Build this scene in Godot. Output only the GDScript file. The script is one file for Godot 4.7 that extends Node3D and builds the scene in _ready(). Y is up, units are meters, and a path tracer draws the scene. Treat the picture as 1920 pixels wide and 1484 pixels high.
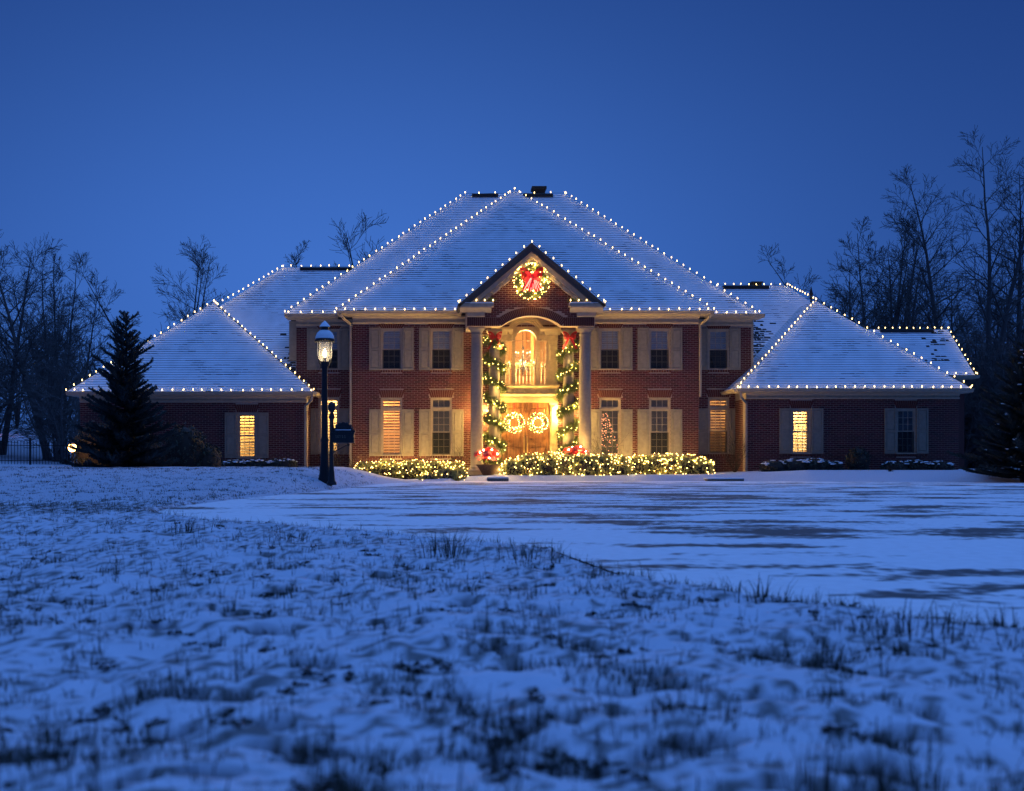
extends Node3D

# ---------------------------------------------------------------- mesh building
class MB:
	var v := PackedVector3Array()
	var n := PackedVector3Array()
	var u := PackedVector2Array()
	var c := PackedColorArray()
	var ix := PackedInt32Array()

	func tri(a: Vector3, b: Vector3, d: Vector3, hint: Vector3) -> void:
		var g := (d - a).cross(b - a)
		if g.dot(hint) < 0.0:
			var t := b
			b = d
			d = t
			g = -g
		g = g.normalized()
		var k := v.size()
		v.append(a); v.append(b); v.append(d)
		n.append(g); n.append(g); n.append(g)
		ix.append(k); ix.append(k + 1); ix.append(k + 2)

	func quad(a: Vector3, b: Vector3, c: Vector3, d: Vector3, hint: Vector3) -> void:
		tri(a, b, c, hint)
		tri(a, c, d, hint)

	func poly(p: Array, hint: Vector3) -> void:
		for i in range(1, p.size() - 1):
			tri(p[0], p[i], p[i + 1], hint)

	func box(c: Vector3, s: Vector3, bs := Basis.IDENTITY) -> void:
		var x := bs.x * s.x * 0.5
		var y := bs.y * s.y * 0.5
		var z := bs.z * s.z * 0.5
		quad(c + x - y - z, c + x + y - z, c + x + y + z, c + x - y + z, x)
		quad(c - x - y - z, c - x + y - z, c - x + y + z, c - x - y + z, -x)
		quad(c + y - x - z, c + y + x - z, c + y + x + z, c + y - x + z, y)
		quad(c - y - x - z, c - y + x - z, c - y + x + z, c - y - x + z, -y)
		quad(c + z - x - y, c + z + x - y, c + z + x + y, c + z - x + y, z)
		quad(c - z - x - y, c - z + x - y, c - z + x + y, c - z - x + y, -z)

	# box with chamfered front edges (front = +z of bs)
	func bevel_box(c: Vector3, s: Vector3, e: float, bs := Basis.IDENTITY) -> void:
		var back := []
		var mid := []
		var fr := []
		for q in [Vector2(-1, -1), Vector2(1, -1), Vector2(1, 1), Vector2(-1, 1)]:
			back.append(c + bs * Vector3(q.x * s.x * 0.5, q.y * s.y * 0.5, -s.z * 0.5))
			mid.append(c + bs * Vector3(q.x * s.x * 0.5, q.y * s.y * 0.5, s.z * 0.5 - e))
			fr.append(c + bs * Vector3(q.x * (s.x * 0.5 - e), q.y * (s.y * 0.5 - e), s.z * 0.5))
		for i in 4:
			var j := (i + 1) % 4
			var h: Vector3 = (mid[i] + mid[j]) * 0.5 - c
			quad(back[i], back[j], mid[j], mid[i], h - bs.z * h.dot(bs.z))
			quad(mid[i], mid[j], fr[j], fr[i], h)
		quad(fr[0], fr[1], fr[2], fr[3], bs.z)
		quad(back[0], back[1], back[2], back[3], -bs.z)

	func span(a: Vector3, b: Vector3) -> void:   # axis-aligned box between two corners
		box((a + b) * 0.5, (b - a).abs())

	func extrude(p: Array, dir: Vector3) -> void:  # convex polygon pushed along dir
		var m := Vector3.ZERO
		for q in p:
			m += q
		m /= p.size()
		poly(p, -dir)
		var w := []
		for q in p:
			w.append(q + dir)
		poly(w, dir)
		for i in p.size():
			var j := (i + 1) % p.size()
			quad(p[i], p[j], w[j], w[i], (p[i] + p[j]) * 0.5 - m)

	# profile of (out, up) points swept from a to b; closed, mitred by nothing
	func sweep(prof: Array, a: Vector3, b: Vector3, out: Vector3) -> void:
		var m := Vector2.ZERO
		for q in prof:
			m += q
		m /= prof.size()
		var pa := []
		var pb := []
		for q in prof:
			pa.append(a + out * q.x + Vector3.UP * q.y)
			pb.append(b + out * q.x + Vector3.UP * q.y)
		for i in prof.size():
			var j := (i + 1) % prof.size()
			var h: Vector2 = (prof[i] + prof[j]) * 0.5 - m
			quad(pa[i], pa[j], pb[j], pb[i], out * h.x + Vector3.UP * h.y)
		for i in range(1, prof.size() - 1):
			tri(pa[0], pa[i], pa[i + 1], a - b)
			tri(pb[0], pb[i], pb[i + 1], b - a)

	func ring(c: Vector3, ax: Vector3, ay: Vector3, r: float, sides: int) -> int:
		var k := v.size()
		for i in sides:
			var t := TAU * i / sides
			var o := ax * cos(t) + ay * sin(t)
			v.append(c + o * r)
			n.append(o)
		return k

	func link(k0: int, k1: int, sides: int) -> void:
		for i in sides:
			var j := (i + 1) % sides
			ix.append(k0 + i); ix.append(k1 + j); ix.append(k1 + i)
			ix.append(k0 + i); ix.append(k0 + j); ix.append(k1 + j)

	func tube(p: Array, rad: Array, sides: int) -> void:
		var k0 := -1
		var ax := Vector3.ZERO
		for i in p.size():
			var t: Vector3 = (p[mini(i + 1, p.size() - 1)] - p[maxi(i - 1, 0)]).normalized()
			if i == 0:
				ax = t.cross(Vector3(0.31, 0.2, 0.93)).normalized()
			else:
				ax = (ax - t * ax.dot(t)).normalized()
			var k := ring(p[i], ax, ax.cross(t), rad[i], sides)
			if k0 >= 0:
				link(k0, k, sides)
			k0 = k

	func lathe(o: Vector3, prof: Array, sides: int) -> void:   # prof of (radius, height), smooth
		var k0 := -1
		for i in prof.size():
			var pr: Vector2 = prof[i]
			var k := v.size()
			var d: Vector2 = (prof[mini(i + 1, prof.size() - 1)] - prof[maxi(i - 1, 0)])
			var nn := Vector2(d.y, -d.x).normalized()
			for s in sides:
				var t := TAU * s / sides
				v.append(o + Vector3(cos(t) * pr.x, pr.y, sin(t) * pr.x))
				n.append(Vector3(cos(t) * nn.x, nn.y, sin(t) * nn.x).normalized())
			if k0 >= 0:
				for s in sides:
					var j := (s + 1) % sides
					ix.append(k0 + s); ix.append(k + j); ix.append(k + s)
					ix.append(k0 + s); ix.append(k0 + j); ix.append(k + j)
			k0 = k

	func ball(c: Vector3, r: Vector3, rows: int, sides: int) -> void:
		var k := v.size()
		for i in rows + 1:
			var a := PI * i / rows
			for s in sides:
				var t := TAU * s / sides
				var o := Vector3(sin(a) * cos(t), cos(a), sin(a) * sin(t))
				v.append(c + o * r)
				n.append((o / r).normalized())
		for i in rows:
			for s in sides:
				var j := (s + 1) % sides
				var q := k + i * sides
				ix.append(q + s); ix.append(q + sides + j); ix.append(q + j)
				ix.append(q + s); ix.append(q + sides + s); ix.append(q + sides + j)

	# flat ribbon of a width along points
	func ribbon(p: Array, w: Vector3) -> void:
		for i in p.size() - 1:
			var h: Vector3 = (p[i + 1] - p[i]).cross(w)
			quad(p[i] - w, p[i] + w, p[i + 1] + w, p[i + 1] - w, h)

	func mesh(m: Material) -> ArrayMesh:
		var a := []
		a.resize(Mesh.ARRAY_MAX)
		a[Mesh.ARRAY_VERTEX] = v
		a[Mesh.ARRAY_NORMAL] = n
		if u.size() == v.size():
			a[Mesh.ARRAY_TEX_UV] = u
		if c.size() == v.size():
			a[Mesh.ARRAY_COLOR] = c
		a[Mesh.ARRAY_INDEX] = ix
		var r := ArrayMesh.new()
		r.add_surface_from_arrays(Mesh.PRIMITIVE_TRIANGLES, a)
		r.surface_set_material(0, m)
		return r

var M := {}
var wpos := {}
var rg := RandomNumberGenerator.new()
var used := {}
const XC := 3.57           # axis of the house front
const CAM := 0.57

func V(x: float, y: float, d: float) -> Vector3:   # d metres in front of the camera
	return Vector3(x, y, -d)

func R(a: float, b: float) -> float:
	return rg.randf_range(a, b)

func numbered(s: String) -> String:
	if not used.has(s):
		used[s] = 0
		return s
	used[s] += 1
	return "%s_%03d" % [s, used[s]]

func meta(o: Node, label := "", category := "", group := "", kind := "") -> void:
	if label: o.set_meta("label", label)
	if category: o.set_meta("category", category)
	if group: o.set_meta("group", group)
	if kind: o.set_meta("kind", kind)

func thing(called: String, at: Vector3, label: String, category: String, group := "") -> Node3D:
	var o := Node3D.new()
	o.name = numbered(called)
	add_child(o, true)
	o.position = at
	wpos[o] = at
	meta(o, label, category, group)
	return o

func host(o: Node) -> Vector3:
	return wpos.get(o, Vector3.ZERO)

func obj(called: String, b: MB, m: Material, parent: Node = self, kind := "") -> MeshInstance3D:
	var lo := b.v[0]
	var hi := b.v[0]
	for p in b.v:
		lo = lo.min(p)
		hi = hi.max(p)
	var base := Vector3((lo.x + hi.x) * 0.5, lo.y, (lo.z + hi.z) * 0.5)
	for i in b.v.size():
		b.v[i] -= base
	var o := MeshInstance3D.new()
	o.mesh = b.mesh(m)
	o.name = numbered(called) if parent == self else called
	parent.add_child(o, true)
	o.position = base - host(parent)
	wpos[o] = base
	if kind: o.set_meta("kind", kind)
	return o

func inst(called: String, m: Mesh, xf: Transform3D, parent: Node = self) -> MeshInstance3D:
	var o := MeshInstance3D.new()
	o.mesh = m
	o.name = numbered(called) if parent == self else called
	parent.add_child(o, true)
	wpos[o] = xf.origin
	xf.origin -= host(parent)
	o.transform = xf
	return o

func many(called: String, m: Mesh, xfs: Array, cols: Array, parent: Node = self, kind := "stuff") -> MultiMeshInstance3D:
	var mm := MultiMesh.new()
	mm.transform_format = MultiMesh.TRANSFORM_3D
	mm.use_colors = cols.size() > 0
	mm.mesh = m
	mm.instance_count = xfs.size()
	for i in xfs.size():
		mm.set_instance_transform(i, xfs[i])
		if cols.size(): mm.set_instance_color(i, cols[i])
	var o := MultiMeshInstance3D.new()
	o.multimesh = mm
	o.name = numbered(called) if parent == self else called
	parent.add_child(o, true)
	o.position = -host(parent)
	if kind: o.set_meta("kind", kind)
	return o

func lamp(at: Vector3, energy: float, col: Color, parent: Node, size := 0.02, rng := 14.0) -> void:
	var l := OmniLight3D.new()
	l.name = "lamp_light"
	l.light_energy = energy
	l.light_color = col.linear_to_srgb()
	l.light_size = size
	l.omni_range = rng
	l.omni_attenuation = 2.0
	l.shadow_enabled = true
	parent.add_child(l, true)
	l.position = at - host(parent)

# ---------------------------------------------------------------- materials
func noise_tex(freq: float, lo: float, hi: float, sd: int, size := 256, oct := 4) -> NoiseTexture2D:
	var f := FastNoiseLite.new()
	f.noise_type = FastNoiseLite.TYPE_SIMPLEX_SMOOTH
	f.seed = sd
	f.frequency = freq
	f.fractal_octaves = oct
	var t := NoiseTexture2D.new()
	t.width = size
	t.height = size
	t.seamless = true
	t.noise = f
	var g := Gradient.new()
	g.set_color(0, Color(lo, lo, lo))
	g.set_color(1, Color(hi, hi, hi))
	t.color_ramp = g
	return t

func mat(called: String, r: float, g: float, b: float, rough := 0.8, metal := 0.0) -> StandardMaterial3D:
	var m := StandardMaterial3D.new()
	m.resource_name = called
	m.albedo_color = Color(r, g, b).linear_to_srgb()
	m.roughness = rough
	m.metallic = metal
	m.cull_mode = BaseMaterial3D.CULL_DISABLED
	M[called] = m
	return m

func vary(m: StandardMaterial3D, t: Texture2D, scale: float) -> StandardMaterial3D:
	m.albedo_texture = t
	m.uv1_triplanar = true
	m.uv1_world_triplanar = true
	m.uv1_scale = Vector3.ONE * scale
	return m

func bump(m: StandardMaterial3D, t: Texture2D, cm: float) -> StandardMaterial3D:
	m.heightmap_enabled = true
	m.heightmap_texture = t
	m.heightmap_scale = cm
	return m

func glow(called: String, r: float, g: float, b: float, e: float) -> StandardMaterial3D:
	var m := mat(called, 0.8, 0.75, 0.6, 0.4)
	m.emission_enabled = true
	m.emission = Color(r, g, b).linear_to_srgb()
	m.emission_energy_multiplier = e
	return m

func glass(called: String, a: float) -> StandardMaterial3D:
	var m := mat(called, 0.9, 0.95, 1.0, 0.03)
	m.albedo_color.a = a
	m.transparency = BaseMaterial3D.TRANSPARENCY_ALPHA
	return m

func materials() -> void:
	var grain := noise_tex(0.03, 0.88, 1.0, 3)
	var fine := noise_tex(0.09, 0.0, 1.0, 5)
	var soft := noise_tex(0.012, 0.92, 1.0, 8, 512)
	var blot := noise_tex(0.02, 0.6, 1.0, 11, 512, 5)
	var br := mat("brick", 1, 1, 1, 0.85)
	br.vertex_color_use_as_albedo = true
	bump(vary(br, noise_tex(0.05, 0.7, 1.0, 21), 1.7), fine, 0.4)
	var b1 := mat("arch_brick", 0.20, 0.052, 0.036, 0.85)
	bump(vary(b1, noise_tex(0.05, 0.6, 1.0, 22), 1.9), fine, 0.4)
	var b2 := mat("arch_brick_dark", 0.14, 0.042, 0.036, 0.85)  # darker copy of arch_brick, the portico's weaker light put into the colour
	bump(vary(b2, noise_tex(0.05, 0.6, 1.0, 23), 1.9), fine, 0.4)
	bump(vary(mat("mortar", 0.42, 0.34, 0.28, 0.95), grain, 1.3), fine, 0.3)
	vary(mat("cream", 0.62, 0.48, 0.24, 0.55), grain, 0.6)
	vary(mat("trim", 0.42, 0.345, 0.25, 0.6), grain, 0.6)
	vary(mat("shutter", 0.31, 0.265, 0.195, 0.6), grain, 0.7)
	vary(mat("column", 0.31, 0.26, 0.20, 0.7), grain, 0.9)
	vary(mat("stone", 0.22, 0.19, 0.16, 0.85), blot, 1.2)
	bump(vary(mat("snow", 0.80, 0.83, 0.88, 0.85), soft, 0.35), fine, 1.2)
	bump(vary(mat("roof_snow", 0.76, 0.80, 0.87, 0.85), noise_tex(0.02, 0.88, 1.0, 14, 512, 5), 0.13), fine, 0.8)
	bump(vary(mat("turf_snow", 0.60, 0.64, 0.74, 0.85), noise_tex(0.06, 0.72, 1.0, 41, 512, 5), 0.9), fine, 1.5)
	var lw := bump(vary(mat("lawn_snow", 1, 1, 1, 0.85), soft, 0.35), fine, 1.5)
	lw.vertex_color_use_as_albedo = true
	vary(mat("shingle", 0.045, 0.042, 0.045, 0.95), blot, 1.0)
	vary(mat("rake", 0.09, 0.075, 0.065, 0.9), grain, 1.0)
	mat("black_metal", 0.012, 0.013, 0.016, 0.45, 0.3)
	mat("dark", 0.02, 0.02, 0.022, 0.9)
	mat("wire", 0.03, 0.045, 0.03, 0.7)
	glass("glass", 0.06)
	glass("lamp_glass", 0.12).roughness = 0.1
	var sc := mat("screen", 0.015, 0.018, 0.02, 0.9)
	sc.albedo_color.a = 0.55
	sc.transparency = BaseMaterial3D.TRANSPARENCY_ALPHA
	vary(mat("blind", 0.52, 0.58, 0.60, 0.6), grain, 0.8)
	vary(mat("blind_backlit", 0.11, 0.055, 0.022, 0.6), grain, 0.8)  # slats of lit windows, their backlit shade is put into the colour
	vary(mat("room_wall", 0.62, 0.48, 0.30, 0.9), grain, 0.4)
	vary(mat("room_dark", 0.16, 0.15, 0.14, 0.9), grain, 0.4)  # darkened room_wall, the gloom of unlit rooms put into the colour
	vary(mat("foyer_wall", 0.66, 0.43, 0.19, 0.9), grain, 0.4)
	var wd := noise_tex(0.02, 0.65, 1.0, 31, 256, 5)
	var door := vary(mat("door_wood", 0.30, 0.125, 0.036, 0.45), wd, 0.5)
	door.uv1_scale = Vector3(2.5, 0.25, 2.5)
	vary(mat("door_panel", 0.26, 0.105, 0.032, 0.4), wd, 0.5).uv1_scale = Vector3(2.5, 0.25, 2.5)
	mat("brass", 0.7, 0.5, 0.22, 0.35, 0.9)
	mat("red_cloth", 0.52, 0.012, 0.02, 0.5)
	mat("pink_edge", 0.8, 0.35, 0.33, 0.5)
	mat("berry", 0.5, 0.02, 0.015, 0.3)
	vary(mat("poinsettia", 0.55, 0.016, 0.03, 0.55), grain, 3.0)
	mat("poinsettia_leaf", 0.06, 0.1, 0.03, 0.6)
	bump(vary(mat("pot", 0.13, 0.07, 0.05, 0.8), blot, 1.5), fine, 0.3)
	vary(mat("fir", 0.15, 0.19, 0.055, 0.7), grain, 2.0)
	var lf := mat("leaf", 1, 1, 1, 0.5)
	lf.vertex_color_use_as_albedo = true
	vary(mat("twig", 0.03, 0.022, 0.016, 0.9), grain, 2.0)
	bump(vary(mat("bark", 0.035, 0.03, 0.027, 0.95), blot, 0.8), fine, 1.0)
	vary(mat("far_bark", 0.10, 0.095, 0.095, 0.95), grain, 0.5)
	var nd := mat("needle", 1, 1, 1, 0.75)
	nd.vertex_color_use_as_albedo = true
	var gr := mat("grass", 1, 1, 1, 0.8)
	gr.vertex_color_use_as_albedo = true
	vary(mat("litter", 0.022, 0.018, 0.014, 0.9), grain, 4.0)
	vary(mat("mailbox", 0.014, 0.016, 0.02, 0.5, 0.2), grain, 1.0)
	mat("numeral", 0.14, 0.13, 0.10, 0.5, 0.3)
	glow("bulb", 1.0, 0.66, 0.22, 7.5)
	glow("mini_bulb", 1.0, 0.60, 0.15, 20.0)
	glow("tree_bulb", 1.0, 0.36, 0.14, 2.4)
	glow("candle_bulb", 1.0, 0.6, 0.25, 5.0)
	glow("post_bulb", 1.0, 0.68, 0.30, 30.0)
	glow("sconce_bulb", 1.0, 0.68, 0.28, 40.0)
	glow("path_bulb", 1.0, 0.48, 0.12, 14.0)
	glow("ceiling_lamp", 1.0, 0.72, 0.36, 5.0)
	glow("rope_light", 1.0, 0.16, 0.13, 3.5)
	glow("red_lamp", 1.0, 0.2, 0.06, 8.0)

const WARM := Color(1.0, 0.60, 0.16)
const ROOF_WARM := Color(1.0, 0.74, 0.36)
const HALL := Color(1.0, 0.62, 0.24)

# ---------------------------------------------------------------- ground
# outline of the driveway, (x, depth)
var drive := PackedVector2Array([Vector2(44, 0.8), Vector2(8, 1.6), Vector2(3.6, 2.6), Vector2(2.1, 3.6), Vector2(1.5, 4.6), Vector2(1.02, 5.5), Vector2(0.85, 7.1), Vector2(0.0, 8.5), Vector2(-1.14, 9.9), Vector2(-2.2, 11.2), Vector2(-2.95, 12.4), Vector2(-3.25, 13.4), Vector2(-3.3, 15.0), Vector2(-3.0, 18.6), Vector2(-2.35, 22.0), Vector2(-1.95, 25.0), Vector2(-1.7, 28.0), Vector2(-1.2, 32.0), Vector2(-0.2, 35.3), Vector2(1.2, 36.4), Vector2(4.0, 36.7), Vector2(9.5, 36.5), Vector2(12.0, 35.6), Vector2(15.0, 34.7), Vector2(19.0, 34.2), Vector2(26.0, 34.6), Vector2(44, 36.0)])
var n_big := FastNoiseLite.new()
var n_mid := FastNoiseLite.new()
var n_fine := FastNoiseLite.new()

func noises() -> void:
	n_big.seed = 4
	n_big.frequency = 0.35
	n_mid.seed = 9
	n_mid.frequency = 1.6
	n_mid.fractal_octaves = 3
	n_fine.seed = 15
	n_fine.frequency = 6.0
	n_fine.fractal_octaves = 2

# metres outside the driveway (negative inside)
func off_drive(x: float, d: float) -> float:
	var p := Vector2(x, d)
	var best := 1e9
	for i in drive.size() - 1:
		var q := Geometry2D.get_closest_point_to_segment(p, drive[i], drive[i + 1])
		best = minf(best, p.distance_squared_to(q))
	best = sqrt(best)
	return -best if Geometry2D.is_point_in_polygon(p, drive) else best

func land(x: float, d: float, o: float) -> float:
	if o < -0.02:
		return -0.09
	var e := smoothstep(-0.02, 0.12, o)
	var h := 0.03
	# the bank that rises on the left
	if x < 4.0:
		h += 0.43 * smoothstep(13.5, 29.0, d) * smoothstep(0.0, 0.7, o) * smoothstep(-0.6, -3.2, x)
	h += 0.17 * smoothstep(34.0, 37.5, d) * smoothstep(-1.0, 3.0, x)
	if x > 9.0:
		h += 0.15 * smoothstep(0.0, 1.6, o) * smoothstep(9.0, 13.0, x)
	# snowy hill behind, left
	h += 2.6 * smoothstep(42.0, 80.0, d) * smoothstep(-13.0, -26.0, x)
	h += 1.5 * smoothstep(60.0, 140.0, d)
	# lumps
	var k := smoothstep(60.0, 20.0, d)
	h += (n_big.get_noise_2d(x, d) * 0.05 + n_mid.get_noise_2d(x, d) * 0.032) * k * smoothstep(0.0, 0.35, o)
	if d < 16.0:
		h += n_fine.get_noise_2d(x, d) * 0.013 * smoothstep(16.0, 9.0, d)
	return lerpf(-0.09, h, e)

func sheet(called: String, xs: PackedFloat32Array, ds: PackedFloat32Array, hole: Rect2, m: Material, fine := false) -> MeshInstance3D:
	var b := MB.new()
	var w := xs.size()
	for d in ds:
		for x in xs:
			var h := land(x, d, off_drive(x, d))
			b.v.append(Vector3(x, h, -d))
			b.u.append(Vector2(x, d) * 0.1)
	if fine:
		for d in ds:
			for x in xs:
				# thin snow: frozen turf shows in flecks; lens darkening put into the base
				var t := 0.8 * smoothstep(0.12, 0.42, n_fine.get_noise_2d(x * 2.4 + 40.0, d * 2.0) + 0.5 * n_mid.get_noise_2d(x + 9.0, d))
				t += 0.75 * band(x, d) * smoothstep(-0.25, 0.25, n_fine.get_noise_2d(x * 1.7, d * 0.9))
				t = clampf(t, 0.0, 0.9)
				b.c.append(Color(0.58, 0.62, 0.71).lerp(Color(0.035, 0.034, 0.022), t))
		for i in 300:
			var d := 1.6 + 11.0 * pow(R(0, 1), 1.2)
			var x := R(-0.44, 0.5) * d - 0.1
			if off_drive(x, d) < 0.15: continue
			hollow(b, xs, ds, x, d, R(0.025, 0.085), R(0.02, 0.055), R(-0.5, 0.5))
			if R(0, 1) < 0.5: hollow(b, xs, ds, x + R(-0.1, 0.1), d + R(-0.06, 0.06), R(0.02, 0.06), R(0.015, 0.04), R(-0.6, 0.6))
	b.n.resize(b.v.size())
	for j in ds.size():
		for i in w:
			var a := b.v[j * w + maxi(i - 1, 0)]
			var c := b.v[j * w + mini(i + 1, w - 1)]
			var e := b.v[maxi(j - 1, 0) * w + i]
			var f := b.v[mini(j + 1, ds.size() - 1) * w + i]
			b.n[j * w + i] = (c - a).cross(f - e).normalized()
	for j in ds.size() - 1:
		for i in w - 1:
			if hole.has_area() and hole.has_point(Vector2((xs[i] + xs[i + 1]) * 0.5, (ds[j] + ds[j + 1]) * 0.5)):
				continue
			var k := j * w + i
			b.ix.append_array([k, k + w, k + w + 1, k, k + w + 1, k + 1])
	var o := obj(called, b, m, self, "structure")
	return o

# frozen swale where most of the turf is bare
func band(x: float, d: float) -> float:
	return smoothstep(2.0, 0.5, absf(d - 13.6 - 0.14 * (x + 3.0))) * smoothstep(-2.6, -3.8, x)

# a hole in the snow down to dark soil
func hollow(b: MB, xs: PackedFloat32Array, ds: PackedFloat32Array, x: float, d: float, rx: float, rd: float, turn: float) -> void:
	var r := maxf(rx, rd) * 1.6
	var i0 := xs.bsearch(x - r)
	var i1 := xs.bsearch(x + r)
	var j0 := ds.bsearch(d - r)
	var j1 := ds.bsearch(d + r)
	for j in range(j0, mini(j1, ds.size())):
		for i in range(i0, mini(i1, xs.size())):
			var p := Vector2(xs[i] - x, ds[j] - d).rotated(turn)
			var q := Vector2(p.x / rx, p.y / rd).length() + 0.5 * n_fine.get_noise_2d(xs[i] * 5.0, ds[j] * 5.0)
			var k := j * xs.size() + i
			b.v[k].y -= 0.055 * smoothstep(1.15, 0.6, q)
			b.c[k] = b.c[k].lerp(Color(0.014, 0.011, 0.008), smoothstep(1.05, 0.8, q))

func steps(a: float, b: float, s: float) -> PackedFloat32Array:
	var r := PackedFloat32Array()
	var c := int(round((b - a) / s))
	for i in c + 1:
		r.append(a + (b - a) * i / c)
	return r

func growing(a: float, b: float, s: float, k: float) -> PackedFloat32Array:
	var r := PackedFloat32Array()
	var x := a
	while x < b:
		r.append(x)
		x += s
		s *= k
	r.append(b)
	return r

func drive_material() -> StandardMaterial3D:
	var f := FastNoiseLite.new()
	f.seed = 77
	f.noise_type = FastNoiseLite.TYPE_SIMPLEX_SMOOTH
	f.fractal_octaves = 5
	f.frequency = 0.016
	f.domain_warp_enabled = true
	f.domain_warp_amplitude = 30.0
	f.domain_warp_frequency = 0.011
	var w := 1536
	var a := f.get_image(w, w, false, false, false).get_data()
	f.seed = 79
	f.frequency = 0.045
	f.fractal_octaves = 4
	var a2 := f.get_image(w, w, false, false, false).get_data()
	f.seed = 78
	f.frequency = 0.22
	f.fractal_octaves = 3
	f.domain_warp_enabled = false
	var c := f.get_image(w, w, false, false, false).get_data()
	var out := PackedByteArray()
	out.resize(w * w * 3)
	var ro := PackedByteArray()
	ro.resize(w * w)
	# 42 m a side; rows run away from the house's side: row = depth
	for j in w:
		var d := 42.0 * j / w
		var rowbias := 0.10 * smoothstep(9.0, 6.0, d) + 0.10 * smoothstep(33.0, 36.0, d)
		var jj := int(j * 1.0)
		for i in w:
			var x := 42.0 * i / w - 5.0
			var b1 := rowbias + 0.10 * smoothstep(1.6, 0.0, absf(x + 3.0 - 0.06 * d))
			if d > 14.0 and d < 33.0:
				b1 -= 0.055 * smoothstep(8.0, 2.0, absf(x - 2.5))
			var q: float = (a[jj * w + int(i * 0.55)] / 255.0 - 0.5) * 0.75 + (a2[jj * w + int(i * 0.45)] / 255.0 - 0.5) * 0.55 + b1
			var g: float = c[j * w + i] / 255.0 - 0.5
			var s := smoothstep(-0.16, -0.02, q + g * 0.26)
			s = 0.09 + 0.91 * s
			var k := (j * w + i) * 3
			var sn := 0.865 + g * 0.08
			out[k] = int(255.0 * clampf(lerpf(0.24 + g * 0.14, sn, s), 0.0, 1.0))
			out[k + 1] = int(255.0 * clampf(lerpf(0.245 + g * 0.14, sn * 1.01, s), 0.0, 1.0))
			out[k + 2] = int(255.0 * clampf(lerpf(0.25 + g * 0.14, sn * 1.03, s), 0.0, 1.0))
			ro[j * w + i] = int(255.0 * lerpf(0.82, 0.9, s))
	var m := mat("driveway", 1, 1, 1, 1.0)
	m.albedo_texture = ImageTexture.create_from_image(Image.create_from_data(w, w, false, Image.FORMAT_RGB8, out))
	m.roughness_texture = ImageTexture.create_from_image(Image.create_from_data(w, w, false, Image.FORMAT_L8, ro))
	return m

func ground() -> void:
	var near := Rect2(-7.5, 0.5, 12.5, 15.5)
	sheet("snowy_lawn", steps(-7.5, 5.0, 0.027), growing(0.5, 16.0, 0.018, 1.0052), Rect2(), M.lawn_snow, true)
	var xs := PackedFloat32Array()
	for x in growing(7.6, 260.0, 0.5, 1.09):
		xs.append(-x)
	xs.reverse()
	xs.append_array(steps(-7.5, 5.0, 0.25))
	xs.append_array(growing(5.1, 260.0, 0.4, 1.09))
	var ds := PackedFloat32Array([-60.0, -20.0, -5.0])
	ds.append_array(steps(0.5, 16.0, 0.25))
	ds.append_array(growing(16.2, 420.0, 0.25, 1.018))
	sheet("ground", xs, ds, near, M.turf_snow)
	# driveway sheet
	var b := MB.new()
	var tris := Geometry2D.triangulate_polygon(drive)
	for i in tris.size():
		var k := i - i % 3
		var a := drive[tris[k]]
		var flip := (drive[tris[k + 1]] - a).cross(drive[tris[k + 2]] - a) > 0.0
		var p := drive[tris[k + [0, 2, 1][i % 3]]] if flip else drive[tris[i]]
		b.v.append(Vector3(p.x, 0.0, -p.y))
		b.n.append(Vector3.UP)
		b.u.append(Vector2((p.x + 5.0) / 42.0, p.y / 42.0))
		b.ix.append(b.ix.size())
	obj("driveway", b, drive_material(), self, "structure")

func blade_tuft(count: int, tall: float, spread: float) -> ArrayMesh:
	var b := MB.new()
	for i in count:
		var t := R(0, TAU)
		var o := Vector3(cos(t), 0, sin(t)) * R(0, spread)
		var lean := Vector3(cos(t + R(-1, 1)), 0, sin(t + R(-1, 1))) * R(0.1, 0.75)
		var side := Vector3(-lean.z, 0, lean.x).normalized() * R(0.0013, 0.0026)
		var h := tall * R(0.45, 1.0)
		var p := [o, o + lean * h * 0.18 + Vector3.UP * h * 0.5, o + lean * h * 0.55 + Vector3.UP * h * 0.85, o + lean * h * 1.0 + Vector3.UP * h * R(0.7, 1.0)]
		for k in 3:
			var w0 := 1.0 - k * 0.3
			var w1 := 0.7 - k * 0.34
			b.quad(p[k] - side * w0, p[k] + side * w0, p[k + 1] + side * w1, p[k + 1] - side * w1, Vector3(side.z, 0.2, -side.x))
	return b.mesh(M.grass)

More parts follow.
